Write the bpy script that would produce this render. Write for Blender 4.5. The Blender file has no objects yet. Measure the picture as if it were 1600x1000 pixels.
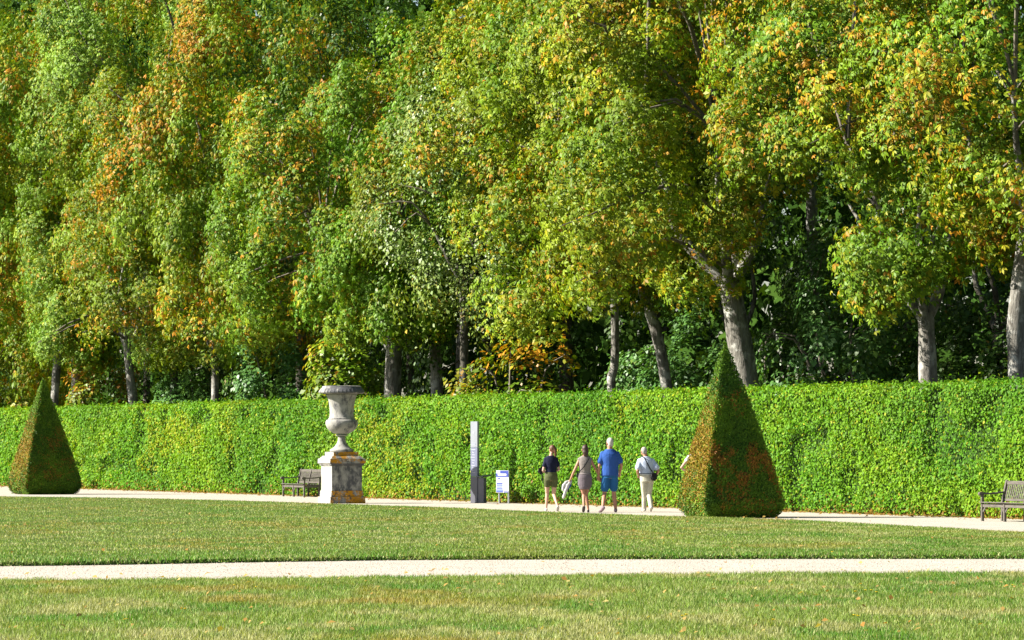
import bpy, bmesh, math, random
import numpy as np
from mathutils import Vector, Matrix

sc = bpy.context.scene
COL = sc.collection
R = math.radians

# ------------------------------------------------------------------ camera
F = 6600.0                 # focal length in photograph pixels (1600 wide)
CH = 1.65                  # eye height
HZ = 695.0                 # horizon row
cam_d = bpy.data.cameras.new('camera')
cam = bpy.data.objects.new('camera', cam_d)
COL.objects.link(cam)
cam_d.sensor_width = 36.0
cam_d.lens = 36.0 * F / 1600.0
cam_d.clip_start = 0.5
cam_d.clip_end = 6000.0
cam.location = (0, 0, CH)
PITCH = math.atan((HZ - 500.0) / F)
cam.rotation_euler = (math.pi / 2 + PITCH, 0, 0)
sc.camera = cam
sc.render.resolution_x, sc.render.resolution_y = 1024, 640

# ------------------------------------------------------------------ light
SUN_EL = R(34)
SUN_H = np.array([-1.0, -0.07]); SUN_H /= np.linalg.norm(SUN_H)
S = Vector((SUN_H[0] * math.cos(SUN_EL), SUN_H[1] * math.cos(SUN_EL), math.sin(SUN_EL)))
world = bpy.data.worlds.new('World')
sc.world = world
world.use_nodes = True
wn = world.node_tree.nodes
wl = world.node_tree.links
for n in list(wn):
    wn.remove(n)
sky = wn.new('ShaderNodeTexSky')
sky.sky_type = 'NISHITA'
sky.sun_disc = False
sky.sun_elevation = SUN_EL
sky.sun_rotation = math.atan2(SUN_H[0], SUN_H[1])
bg = wn.new('ShaderNodeBackground')
bg.inputs['Strength'].default_value = 0.05
wo = wn.new('ShaderNodeOutputWorld')
wl.new(sky.outputs[0], bg.inputs[0])
wl.new(bg.outputs[0], wo.inputs[0])
sun_d = bpy.data.lights.new('sun', 'SUN')
sun_d.energy = 5.0
sun_d.angle = R(0.5)
sun_d.color = (1.0, 0.95, 0.85)
sun = bpy.data.objects.new('sun', sun_d)
COL.objects.link(sun)
sun.rotation_euler = S.to_track_quat('Z', 'Y').to_euler()
sun.location = (-30, 20, 40)
vs = sc.view_settings
vs.view_transform = 'Standard'
vs.look = 'None'
vs.gamma = 1.0
vs.use_curve_mapping = False
vs.exposure = 1.58
sc.cycles.max_bounces = 6
sc.cycles.diffuse_bounces = 1
sc.cycles.glossy_bounces = 2
sc.cycles.transmission_bounces = 4
sc.cycles.transparent_max_bounces = 4

# ------------------------------------------------------------------ helpers
def G(px, py, z=0.0):
    """ground point (height z) seen at a photograph pixel"""
    a = math.atan((500.0 - py) / F) + PITCH
    # exact: ray in camera space rotated by the pitch
    x, y, zz = (px - 800.0) / F, 1.0, (500.0 - py) / F
    c, s = math.cos(PITCH), math.sin(PITCH)
    dy, dz = y * c - zz * s, y * s + zz * c
    t = (z - CH) / dz
    return Vector((x * t, dy * t, z))

def row2dist(py, z=0.0):
    return G(800, py, z).y

def tag(o, label=None, cat=None, group=None, kind=None):
    if label: o['label'] = label
    if cat: o['category'] = cat
    if group: o['group'] = group
    if kind: o['kind'] = kind
    return o

def empty(name, loc, rz=0.0, label=None, cat=None, group=None):
    o = bpy.data.objects.new(name, None)
    COL.objects.link(o)
    o.location = loc
    o.rotation_euler = (0, 0, rz)
    o.empty_display_size = 0.2
    return tag(o, label, cat, group)

def link_mesh(name, me, mat, parent=None):
    if mat is not None:
        me.materials.clear()
        me.materials.append(mat)
    o = bpy.data.objects.new(name, me)
    COL.objects.link(o)
    if parent is not None:
        o.parent = parent
    return o

def np_mesh(name, verts, faces, mat, parent=None, col=None, smooth=False):
    verts = np.asarray(verts, dtype=np.float32)
    faces = np.asarray(faces, dtype=np.int32)
    me = bpy.data.meshes.new(name)
    nf, k = faces.shape
    me.vertices.add(len(verts))
    me.vertices.foreach_set('co', verts.ravel())
    me.loops.add(nf * k)
    me.loops.foreach_set('vertex_index', faces.ravel())
    me.polygons.add(nf)
    me.polygons.foreach_set('loop_start', np.arange(0, nf * k, k, dtype=np.int32))
    if smooth:
        me.polygons.foreach_set('use_smooth', np.ones(nf, dtype=bool))
    me.update(calc_edges=True)
    if col is not None:
        a = me.color_attributes.new('Col', 'FLOAT_COLOR', 'POINT')
        c4 = np.ones((len(verts), 4), dtype=np.float32)
        c4[:, :3] = col
        a.data.foreach_set('color', c4.ravel())
    return link_mesh(name, me, mat, parent)

def bm_obj(name, bm, mat, parent=None, smooth=False, bevel=0.0):
    if bevel:
        bmesh.ops.bevel(bm, geom=[e for e in bm.edges], offset=bevel, segments=1, affect='EDGES', clamp_overlap=True)
    bmesh.ops.recalc_face_normals(bm, faces=bm.faces)
    me = bpy.data.meshes.new(name)
    bm.to_mesh(me)
    bm.free()
    if smooth:
        for p in me.polygons:
            p.use_smooth = True
    return link_mesh(name, me, mat, parent)

def box(bm, c, d, rot=None):
    m = Matrix.Translation(Vector(c))
    if rot is not None:
        m = m @ rot
    m = m @ Matrix.Diagonal((d[0], d[1], d[2], 1.0))
    return bmesh.ops.create_cube(bm, size=1.0, matrix=m)['verts']

def box_obj(name, c, d, mat, parent=None, rot=None, bevel=0.006):
    bm = bmesh.new()
    box(bm, c, d, rot)
    return bm_obj(name, bm, mat, parent, bevel=bevel)

def tube(bm, pts, radii, n=10, squash=1.0):
    """closed tapered tube with rounded ends; squash flattens it along the local second axis"""
    P = [Vector(p) for p in pts]
    # rounded ends
    d0 = (P[0] - P[1]).normalized(); d1 = (P[-1] - P[-2]).normalized()
    P = [P[0] + d0 * radii[0] * .85, P[0] + d0 * radii[0] * .45] + P + [P[-1] + d1 * radii[-1] * .45, P[-1] + d1 * radii[-1] * .85]
    rr = [radii[0] * .45, radii[0] * .86] + list(radii) + [radii[-1] * .86, radii[-1] * .45]
    rings = []
    for i, p in enumerate(P):
        t = (P[min(i + 1, len(P) - 1)] - P[max(i - 1, 0)]).normalized()
        ref = Vector((0, 1, 0)) if abs(t.y) < .9 else Vector((1, 0, 0))
        u = t.cross(ref).normalized()
        v = t.cross(u).normalized()
        rings.append([bm.verts.new(p + (u * math.cos(a) + v * math.sin(a) * squash) * rr[i])
                      for a in [2 * math.pi * k / n for k in range(n)]])
    for a, b in zip(rings, rings[1:]):
        for k in range(n):
            bm.faces.new((a[k], a[(k + 1) % n], b[(k + 1) % n], b[k]))
    bm.faces.new(rings[0][::-1]); bm.faces.new(rings[-1])

def loft(bm, rings, n=18):
    """rings: (cx, cy, z, rx, ry) closed loft"""
    out = []
    for cx, cy, z, rx, ry in rings:
        out.append([bm.verts.new((cx + rx * math.cos(a), cy + ry * math.sin(a), z))
                    for a in [2 * math.pi * k / n for k in range(n)]])
    for a, b in zip(out, out[1:]):
        for k in range(n):
            bm.faces.new((a[k], a[(k + 1) % n], b[(k + 1) % n], b[k]))
    bm.faces.new(out[0][::-1]); bm.faces.new(out[-1])

def ell(bm, c, r, rot=None, u=14, v=10):
    m = Matrix.Translation(Vector(c))
    if rot is not None:
        m = m @ rot
    m = m @ Matrix.Diagonal((r[0], r[1], r[2], 1.0))
    bmesh.ops.create_uvsphere(bm, u_segments=u, v_segments=v, radius=1.0, matrix=m)

def lathe(bm, prof, n=48, mod=None):
    rings = []
    for i, (r, z) in enumerate(prof):
        ring = []
        for k in range(n):
            a = 2 * math.pi * k / n
            rr = r * (mod(i, a) if mod else 1.0)
            ring.append(bm.verts.new((rr * math.cos(a), rr * math.sin(a), z)))
        rings.append(ring)
    for a, b in zip(rings, rings[1:]):
        for k in range(n):
            bm.faces.new((a[k], a[(k + 1) % n], b[(k + 1) % n], b[k]))
    bm.faces.new(rings[0][::-1]); bm.faces.new(rings[-1])

def hash3(ix, iy, iz, seed):
    h = (ix.astype(np.int64) * 374761393 + iy.astype(np.int64) * 668265263 + iz.astype(np.int64) * 2147483647 + seed * 1274126177) & 0x7fffffff
    h = (h ^ (h >> 13)) * 1274126177 & 0x7fffffff
    h = h ^ (h >> 16)
    return (h & 0xffff) / 65535.0

def vnoise(p, scale, seed=0):
    """value noise 0..1 at points p (N,3) with feature size `scale`"""
    q = np.asarray(p, dtype=np.float64) / scale
    i = np.floor(q).astype(np.int64)
    f = q - i
    f = f * f * (3 - 2 * f)
    r = 0
    for dx in (0, 1):
        for dy in (0, 1):
            for dz in (0, 1):
                w = (f[:, 0] if dx else 1 - f[:, 0]) * (f[:, 1] if dy else 1 - f[:, 1]) * (f[:, 2] if dz else 1 - f[:, 2])
                r = r + w * hash3(i[:, 0] + dx, i[:, 1] + dy, i[:, 2] + dz, seed)
    return r

def fbm(p, scale, seed=0):
    return .55 * vnoise(p, scale, seed) + .3 * vnoise(p, scale * .45, seed + 7) + .15 * vnoise(p, scale * .2, seed + 13)

def sstep(a, b, x):
    t = np.clip((x - a) / (b - a), 0, 1)
    return t * t * (3 - 2 * t)

def lerp(a, b, t):
    a = np.asarray(a, dtype=np.float64); b = np.asarray(b, dtype=np.float64)
    return a + (b - a) * t[:, None]

def nrmz(v):
    return v / np.maximum(np.linalg.norm(v, axis=1, keepdims=True), 1e-9)

# ------------------------------------------------------------------ materials
def mat_new(name):
    m = bpy.data.materials.new(name)
    m.use_nodes = True
    nt = m.node_tree
    b = nt.nodes['Principled BSDF']
    return m, nt, b

def ramp(nt, fac, stops):
    r = nt.nodes.new('ShaderNodeValToRGB')
    els = r.color_ramp.elements
    while len(els) > 1:
        els.remove(els[-1])
    els[0].position = stops[0][0]; els[0].color = (*stops[0][1], 1)
    for p, c in stops[1:]:
        e = els.new(p); e.color = (*c, 1)
    nt.links.new(fac, r.inputs[0])
    return r.outputs[0]

def noise(nt, scale, detail=4.0, rough=.55, coord='Object', stretch=None):
    tc = nt.nodes.new('ShaderNodeTexCoord')
    t = nt.nodes.new('ShaderNodeTexNoise')
    t.inputs['Scale'].default_value = scale
    t.inputs['Detail'].default_value = detail
    t.inputs['Roughness'].default_value = rough
    src = tc.outputs[coord]
    if stretch:
        mp = nt.nodes.new('ShaderNodeMapping')
        mp.inputs['Scale'].default_value = stretch
        nt.links.new(src, mp.inputs[0]); src = mp.outputs[0]
    nt.links.new(src, t.inputs['Vector'])
    return t.outputs[0]

def bump(nt, b, h, strength=.4, dist=.02):
    n = nt.nodes.new('ShaderNodeBump')
    n.inputs['Strength'].default_value = strength
    n.inputs['Distance'].default_value = dist
    nt.links.new(h, n.inputs['Height'])
    nt.links.new(n.outputs[0], b.inputs['Normal'])

def mix_col(nt, fac, a, b, mode='MIX'):
    m = nt.nodes.new('ShaderNodeMix')
    m.data_type = 'RGBA'; m.blend_type = mode
    for sock, v in ((m.inputs[0], fac), (m.inputs[6], a), (m.inputs[7], b)):
        if isinstance(v, (int, float)): sock.default_value = v
        elif isinstance(v, tuple): sock.default_value = (*v, 1)
        else: nt.links.new(v, sock)
    return m.outputs[2]

def leaf_mat(name, rough=.5, spec=.17, trans=.2):
    m, nt, b = mat_new(name)
    at = nt.nodes.new('ShaderNodeAttribute'); at.attribute_name = 'Col'
    oi = nt.nodes.new('ShaderNodeObjectInfo')
    leafc = mix_col(nt, 1.0, at.outputs['Color'], oi.outputs['Color'], 'MULTIPLY')
    nt.links.new(leafc, b.inputs['Base Color'])
    b.inputs['Roughness'].default_value = rough
    b.inputs['Specular IOR Level'].default_value = spec
    tr = nt.nodes.new('ShaderNodeBsdfTranslucent')
    tint = mix_col(nt, 1.0, leafc, (1.2, 1.25, .35), 'MULTIPLY')
    nt.links.new(tint, tr.inputs['Color'])
    mx = nt.nodes.new('ShaderNodeMixShader'); mx.inputs[0].default_value = trans
    nt.links.new(b.outputs[0], mx.inputs[1]); nt.links.new(tr.outputs[0], mx.inputs[2])
    nt.links.new(mx.outputs[0], nt.nodes['Material Output'].inputs['Surface'])
    return m

def plain_mat(name, c, rough=.8, var=.25, scale=8, spec=.3, bstr=.15, bscale=60, bdist=.004, metal=0):
    m, nt, b = mat_new(name)
    n = noise(nt, scale)
    lo = tuple(max(0, x * (1 - var)) for x in c); hi = tuple(min(1, x * (1 + var)) for x in c)
    nt.links.new(ramp(nt, n, [(.3, lo), (.7, hi)]), b.inputs['Base Color'])
    b.inputs['Roughness'].default_value = rough
    b.inputs['Specular IOR Level'].default_value = spec
    b.inputs['Metallic'].default_value = metal
    if bstr:
        bump(nt, b, noise(nt, bscale, 3), bstr, bdist)
    return m

M = {}
M['leaf'] = leaf_mat('chestnut_leaf')
M['leaf_small'] = leaf_mat('beech_leaf', .42, .3, .22)
M['hedge_leaf'] = leaf_mat('hornbeam_leaf', .55, .12, .3)
M['wood_leaf'] = leaf_mat('wood_leaf', .8, .02, .15)
M['needle'] = leaf_mat('yew_needle', .6, .2, .12)
M['grass'] = leaf_mat('grass_blade', .6, .2, .3)
M['twig'] = plain_mat('twig_bark', (.15, .13, .10), .9, .35, 5)
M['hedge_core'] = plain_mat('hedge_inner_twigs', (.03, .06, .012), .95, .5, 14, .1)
M['yew_core'] = plain_mat('yew_inner_twigs', (.03, .035, .014), .95, .5, 14, .1)

def bark_mat(name, lo, hi, pale):
    m, nt, b = mat_new(name)
    n1 = noise(nt, 3.0, 6, .6, stretch=(3.2, 3.2, .8))
    base = ramp(nt, n1, [(.32, lo), (.62, hi)])
    n2 = noise(nt, 2.2, 5, .65)
    spots = ramp(nt, n2, [(.50, (0, 0, 0)), (.60, (1, 1, 1))])
    sep = nt.nodes.new('ShaderNodeSeparateColor'); nt.links.new(spots, sep.inputs[0])
    nt.links.new(mix_col(nt, sep.outputs[0], base, pale), b.inputs['Base Color'])
    b.inputs['Roughness'].default_value = .92
    b.inputs['Specular IOR Level'].default_value = .15
    bump(nt, b, noise(nt, 7.0, 6, .65, stretch=(3.0, 3.0, .7)), .9, .06)
    return m
M['bark'] = bark_mat('chestnut_bark', (.095, .085, .072), (.25, .235, .205), (.42, .41, .37))
M['bark_pale'] = bark_mat('beech_bark', (.12, .115, .10), (.25, .24, .215), (.32, .32, .28))
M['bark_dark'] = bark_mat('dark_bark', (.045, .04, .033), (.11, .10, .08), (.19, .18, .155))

def gravel_mat():
    m, nt, b = mat_new('pale_gravel')
    n1 = noise(nt, 1.1, 4, .6, 'Object')
    base = ramp(nt, n1, [(.3, (.385, .355, .305)), (.7, (.46, .435, .385))])
    v = nt.nodes.new('ShaderNodeTexVoronoi'); v.inputs['Scale'].default_value = 38
    tc = nt.nodes.new('ShaderNodeTexCoord'); nt.links.new(tc.outputs['Object'], v.inputs['Vector'])
    g = ramp(nt, v.outputs['Color'], [(.0, (.62, .55, .47)), (.5, (.95, .9, .84)), (1, (1, 1, 1))])
    nt.links.new(mix_col(nt, .75, base, g, 'MULTIPLY'), b.inputs['Base Color'])
    b.inputs['Roughness'].default_value = .95
    b.inputs['Specular IOR Level'].default_value = .1
    bump(nt, b, v.outputs['Distance'], .6, .012)
    return m
M['gravel'] = gravel_mat()
M['pebble'] = plain_mat('limestone_pebble', (.36, .31, .25), .9, .55, 30, .15, 0)
M['white_stone'] = plain_mat('white_stone', (.78, .76, .72), .85, .12, 9, .2)
M['soil'] = plain_mat('lawn_soil', (.06, .095, .02), 1, .4, 3, .05)
M['earth'] = plain_mat('woodland_floor', (.05, .042, .025), 1, .4, 1.5, .05)
M['meadow'] = plain_mat('meadow', (.09, .14, .035), 1, .4, .4, .05)

def stone_mat(name, lichen, grime, side=None):
    m, nt, b = mat_new(name)
    n1 = noise(nt, 3.5, 6, .6)
    base = ramp(nt, n1, [(.25, (.23, .22, .20)), (.6, (.345, .33, .30))])
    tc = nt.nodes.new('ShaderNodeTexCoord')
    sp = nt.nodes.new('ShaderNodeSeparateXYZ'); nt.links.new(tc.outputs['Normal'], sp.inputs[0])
    fr = nt.nodes.new('ShaderNodeMapRange')              # more grime and lichen on front faces, also painting in their shade
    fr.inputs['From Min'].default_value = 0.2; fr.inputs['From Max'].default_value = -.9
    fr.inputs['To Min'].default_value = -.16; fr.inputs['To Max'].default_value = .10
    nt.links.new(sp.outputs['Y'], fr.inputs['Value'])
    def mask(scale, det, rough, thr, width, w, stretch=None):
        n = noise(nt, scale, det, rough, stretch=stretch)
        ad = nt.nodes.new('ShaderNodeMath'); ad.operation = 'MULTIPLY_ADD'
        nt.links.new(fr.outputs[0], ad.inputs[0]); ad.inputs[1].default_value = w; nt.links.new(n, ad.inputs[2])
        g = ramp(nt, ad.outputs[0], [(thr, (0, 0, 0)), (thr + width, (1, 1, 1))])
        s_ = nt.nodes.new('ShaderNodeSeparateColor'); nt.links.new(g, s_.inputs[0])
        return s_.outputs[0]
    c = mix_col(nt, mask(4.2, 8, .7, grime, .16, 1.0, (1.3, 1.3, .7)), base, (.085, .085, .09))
    if lichen < 1:
        c = mix_col(nt, mask(4.5, 7, .7, lichen, .06, 1.1), c, (.44, .20, .012))
        c = mix_col(nt, mask(7, 8, .75, .60, .06, .4), c, (.07, .065, .06))
        c = mix_col(nt, mask(9, 7, .75, .60, .05, .3), c, (.46, .44, .40))
    nt.links.new(c, b.inputs['Base Color'])
    b.inputs['Roughness'].default_value = .9
    b.inputs['Specular IOR Level'].default_value = .2
    bump(nt, b, noise(nt, 26, 6, .65), .5, .014)
    return m
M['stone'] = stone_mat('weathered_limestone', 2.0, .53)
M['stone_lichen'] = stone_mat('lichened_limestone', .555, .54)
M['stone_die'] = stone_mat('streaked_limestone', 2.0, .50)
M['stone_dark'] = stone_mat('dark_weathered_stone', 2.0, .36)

def wood_mat():
    m, nt, b = mat_new('silvered_teak')
    n = noise(nt, 12, 5, .6, stretch=(.5, 4, 4))
    nt.links.new(ramp(nt, n, [(.3, (.065, .056, .047)), (.7, (.15, .135, .115))]), b.inputs['Base Color'])
    b.inputs['Roughness'].default_value = .85
    b.inputs['Specular IOR Level'].default_value = .2
    bump(nt, b, n, .3, .006)
    return m
M['wood'] = wood_mat()

# ------------------------------------------------------------------ garden axes
HA, HB = G(1600, 812), G(0, 760)
HD = Vector((HB.x - HA.x, HB.y - HA.y, 0)).normalized()      # along the hedge, away to the left
TH = math.atan2(-HD.x, HD.y)
HN = Vector((-math.cos(TH), -math.sin(TH), 0))               # out of the hedge face, towards the lawn
RZ = math.atan2(-math.cos(TH), math.sin(TH))                 # local x along the hedge towards the viewer, y into the hedge

def hedge_pt(px, perp):
    """ground point on the ray of column px, perp metres behind the hedge face"""
    k = (px - 800.0) / F
    d = Vector((k, 1.0, 0))
    # (d*t - HA) . (-HN) = perp
    t = (perp + HA.dot(-HN)) / d.dot(-HN)
    return d * t

# ------------------------------------------------------------------ ground
def ground():
    bm = bmesh.new()
    q = 2500
    vs_ = [bm.verts.new(p) for p in ((-q, -200, -.03), (q, -200, -.03), (q, 3500, -.03), (-q, 3500, -.03))]
    bm.faces.new(vs_)
    tag(bm_obj('ground', bm, M['meadow']), kind='structure')
    # woodland floor behind the hedge
    bm = bmesh.new()
    a = HA - HD * 60 - HN * .6; b = HA + HD * 160 - HN * .6
    pts = [a, b, b - HN * 90, a - HN * 90]
    bm.faces.new([bm.verts.new((p.x, p.y, -.012)) for p in pts])
    tag(bm_obj('woodland_floor', bm, M['earth']), kind='structure')
ground()

ZL = .06   # lawn surface above the gravel
front_far = [(-900, 893), (-300, 884), (0, 878), (100, 877), (200, 875.5), (400, 872), (600, 869), (800, 868), (1000, 867.5), (1300, 867), (1600, 867), (2000, 868), (2600, 870)]
front_near = [(-900, 914), (-300, 909), (0, 907), (200, 906), (400, 904), (600, 902), (800, 900), (1000, 898), (1300, 896), (1600, 894), (2000, 893), (2600, 892)]
back_edge = [(-900, 752), (-300, 768), (0, 775.5), (200, 778), (400, 783), (560, 788.5), (700, 793), (850, 799.5), (1000, 805), (1240, 812), (1400, 821), (1600, 832), (2000, 852), (2250, 864)]
def interp(tab, px):
    xs = np.array([a for a, _ in tab], dtype=float); ys = np.array([b for _, b in tab], dtype=float)
    return np.interp(px, xs, ys)
def dist_row(py, z):
    c, s = math.cos(PITCH), math.sin(PITCH)
    zz = (500.0 - py) / F
    return (c - zz * s) * (z - CH) / (s + zz * c)

def slab(name, lo_tab, hi_tab, cols, lo_fn=None):
    """raised lawn between two rows, with a cut edge all round"""
    lo = [Vector(((px - 800) / F * y, y, ZL)) for px in cols for y in [lo_fn(px) if lo_fn else dist_row(interp(lo_tab, px), ZL)]]
    hi = [Vector(((px - 800) / F * y, y, ZL)) for px in cols for y in [dist_row(interp(hi_tab, px), ZL)]]
    bm = bmesh.new()
    a = [bm.verts.new(p) for p in lo]; b = [bm.verts.new(p) for p in hi]
    a2 = [bm.verts.new((p.x, p.y, -.02)) for p in lo]; b2 = [bm.verts.new((p.x, p.y, -.02)) for p in hi]
    for i in range(len(cols) - 1):
        bm.faces.new((a[i], a[i + 1], b[i + 1], b[i]))
        bm.faces.new((a2[i], a2[i + 1], a[i + 1], a[i]))
        bm.faces.new((b[i], b[i + 1], b2[i + 1], b2[i]))
    bm.faces.new((a2[0], a[0], b[0], b2[0])); bm.faces.new((a[-1], a2[-1], b2[-1], b[-1]))
    return tag(bm_obj(name, bm, M['soil']), kind='structure')
cols = list(range(-900, 2251, 50))
slab('lawn', None, front_near, cols, lo_fn=lambda px: 14.0)
slab('lawn', front_far, back_edge, cols)

def gravel():
    cols2 = list(range(-1000, 2651, 50))
    bm = bmesh.new()
    lo = []; hi = []
    for px in cols2:
        y0 = dist_row(interp(front_near, px), 0) - 3; y1 = dist_row(interp(front_far, px), 0) + 3
        lo.append(bm.verts.new(((px - 800) / F * y0, y0, 0))); hi.append(bm.verts.new(((px - 800) / F * y1, y1, 0)))
    for i in range(len(cols2) - 1):
        bm.faces.new((lo[i], lo[i + 1], hi[i + 1], hi[i]))
    tag(bm_obj('gravel_path', bm, M['gravel']), kind='structure')
    bm = bmesh.new()
    a = HA - HD * 55; b = HA + HD * 120
    pts = [a - HN * .7, a + HN * 14, b + HN * 14, b - HN * .7]
    bm.faces.new([bm.verts.new((p.x, p.y, .004)) for p in pts])
    tag(bm_obj('gravel_path', bm, M['gravel']), kind='structure')
gravel()

# pebbles standing proud of the near path, and on the walk by the hedge
def pebbles(name, n, sampler, size, seed):
    rng = np.random.default_rng(seed)
    c = sampler(rng, n)
    s = rng.uniform(size[0], size[1], n)
    t = np.array([[1, 0, 0], [.2, .9, 0], [-.9, .3, 0], [-.3, -.9, 0], [.1, 0, .8]], dtype=float)
    ang = rng.uniform(0, 6.28, n)
    v = np.repeat(t[None], n, 0) * s[:, None, None]
    x = v[..., 0] * np.cos(ang)[:, None] - v[..., 1] * np.sin(ang)[:, None]
    y = v[..., 0] * np.sin(ang)[:, None] + v[..., 1] * np.cos(ang)[:, None]
    v = np.stack([x, y, v[..., 2]], -1) + c[:, None, :]
    f = np.array([[0, 1, 4], [1, 2, 4], [2, 3, 4], [3, 0, 4]])
    f = (f[None] + 5 * np.arange(n)[:, None, None]).reshape(-1, 3)
    tag(np_mesh(name, v.reshape(-1, 3), f, M['pebble']), label='loose pale pebbles strewn over the gravel', kind='stuff')
def peb_near(rng, n):
    px = rng.uniform(-80, 1680, n)
    y0 = dist_row(interp(front_near, px), 0) - .1; y1 = dist_row(interp(front_far, px), 0) + .1
    y = rng.uniform(y0, y1)
    return np.stack([(px - 800) / F * y, y, np.full(n, -.001)], -1)
pebbles('pebbles', 9000, peb_near, (.008, .019), 3)

# ------------------------------------------------------------------ grass
def grass(name, label, n, sampler, hgt, wid, seed, colour):
    rng = np.random.default_rng(seed)
    p, hf = sampler(rng, n)
    n = len(p)
    h = rng.uniform(hgt[0], hgt[1], n) * hf
    w = rng.uniform(wid[0], wid[1], n)
    a = rng.uniform(-.9, .9, n)
    ux, uy = np.cos(a), np.sin(a)
    lean = rng.normal(0, .4, (n, 2)) * h[:, None]
    b0 = p - np.stack([ux * w, uy * w, np.full(n, .006)], -1)
    b1 = p + np.stack([ux * w, uy * w, np.full(n, -.006)], -1)
    tp = p + np.stack([lean[:, 0], lean[:, 1], h], -1)
    v = np.stack([b0, b1, tp], 1).reshape(-1, 3)
    f = np.arange(3 * n).reshape(-1, 3)
    col = np.repeat(colour(p, rng), 3, 0)
    tag(np_mesh(name, v, f, M['grass'], col=col), label=label, kind='stuff')

GRN = (.215, .305, .062); DEEP = (.08, .225, .021); TAN = (.41, .39, .175); RUST = (.34, .24, .04)
def lawn_col(p, rng, dry=1.0, edge=None):
    q = p * np.array([.8, .40, 1.0])
    n1 = fbm(q, 1.1, 5); n2 = fbm(q, .55, 19); n3 = fbm(q, 1.9, 31)
    c = lerp(np.tile(GRN, (len(p), 1)), np.tile(DEEP, (len(p), 1)), .75 * sstep(.52, .72, n1))
    c = lerp(c, np.tile(TAN, (len(p), 1)), .85 * dry * sstep(.50, .68, n2) )
    c = lerp(c, np.tile(RUST, (len(p), 1)), .75 * dry * sstep(.53, .68, n3) * sstep(.35, .6, n2))
    if edge is not None:
        c = lerp(c, np.tile(DEEP, (len(p), 1)), edge)
    r = rng.uniform(0, 1, len(p))
    c = lerp(c, np.tile(TAN, (len(p), 1)), .75 * (r < .24))
    c *= rng.uniform(.5, 1.45, (len(p), 1))
    return c

def smp_near(rng, n):
    px = rng.uniform(-60, 1660, n)
    y1 = dist_row(interp(front_near, px), ZL)
    y1 = y1 + 1.1 * (fbm(np.stack([px / 38.0, px * 0, px * 0], -1), 1.0, 6) - .42) + rng.normal(0, .10, n)
    y = 32.5 + (y1 - 32.5) * rng.uniform(0, 1, n)
    p = np.stack([(px - 800) / F * y, y, np.full(n, ZL)], -1)
    return p, .75 + .6 * vnoise(p, .5, 3)
grass('grass', 'short dry lawn grass in front of the near gravel path', 195000, smp_near, (.022, .05), (.0028, .006), 11,
      lambda p, r: lawn_col(p, r, 1.0))

def smp_far(rng, n):
    px = rng.uniform(-80, 1680, n)
    y0 = dist_row(interp(front_far, px), ZL); y1 = dist_row(interp(back_edge, px), ZL)
    u = rng.uniform(0, 1, n)
    y = y0 + (y1 - y0) * u ** 1.25
    near = np.exp(-(y - y0) / 1.1)
    fr = rng.uniform(0, 1, n) < .035
    y = np.where(fr, y0 - rng.uniform(-.05, .05, n), y + rng.normal(0, .06, n))
    p = np.stack([(px - 800) / F * y, y, np.where(fr, rng.uniform(.0, ZL, n), ZL)], -1)
    return p, .7 + .5 * vnoise(p, .8, 4) + .5 * near
def far_col(p, rng):
    px = 800 + p[:, 0] / p[:, 1] * F
    y0 = dist_row(interp(front_far, px), ZL)
    d = p[:, 1] - y0
    e = np.exp(-(d / 4.5) ** 2) * (.35 + .65 * fbm(p, 2.5, 77))
    return lawn_col(p, rng, .8, np.clip(e, 0, 1))
grass('grass', 'mown parterre grass between the near path and the hedge walk', 225000, smp_far, (.018, .040), (.005, .011), 12, far_col)

def litter():
    rng = np.random.default_rng(41)
    k = 420
    px = rng.uniform(-40, 1640, k)
    near = rng.uniform(0, 1, k) < .55
    y = np.where(near, rng.uniform(34.5, 54, k), rng.uniform(54, 105, k))
    p = np.stack([(px - 800) / F * y, y, np.full(k, ZL + .035)], -1)
    y0 = dist_row(interp(front_near, px), 0); y1 = dist_row(interp(front_far, px), 0)
    p[(y > y0) & (y < y1), 2] = .012
    p = p[y < dist_row(interp(back_edge, px), 0) - .5]
    k = len(p)
    v, f = leaves_geo(p, rng.normal(0, 1, (k, 3)), UP + rng.normal(0, .45, (k, 3)) + np.array([-.3, -.3, 0]), rng.uniform(.04, .085, k), simple_leaf(.33, .15))
    c = lerp(np.tile((.30, .15, .03), (k, 1)), np.tile((.42, .34, .12), (k, 1)), rng.uniform(0, 1, k))
    tag(np_mesh('fallen_leaves', v, f, M['hedge_leaf'], col=np.repeat(c, 4, 0)), label='dry fallen leaves scattered over the lawns and the near path', kind='stuff')

# ------------------------------------------------------------------ leaves
def palmate(nl=5, droop=.38):
    v = []; f = []
    angs = {5: (-1.75, -.85, 0, .85, 1.75), 4: (-1.3, -.4, .45, 1.35), 3: (-.95, 0, .95)}[nl]
    for i, a in enumerate(angs):
        L = 1.0 - .16 * abs(a)
        c, s = math.cos(a), math.sin(a)
        w = .23
        for (t, u, z) in ((.06, 0, 0), (.62 * L, -w * L, -droop * .38 * L), (L, 0, -droop * L), (.62 * L, w * L, -droop * .38 * L)):
            v.append((t * c - u * s, t * s + u * c, z))
        f.append([4 * i, 4 * i + 1, 4 * i + 2, 4 * i + 3])
    return np.array(v), np.array(f)
def simple_leaf(w=.34, droop=.12):
    return np.array([(0, 0, 0), (.5, -w, .04), (1, 0, -droop), (.5, w, .04)]), np.array([[0, 1, 2, 3]])

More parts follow.
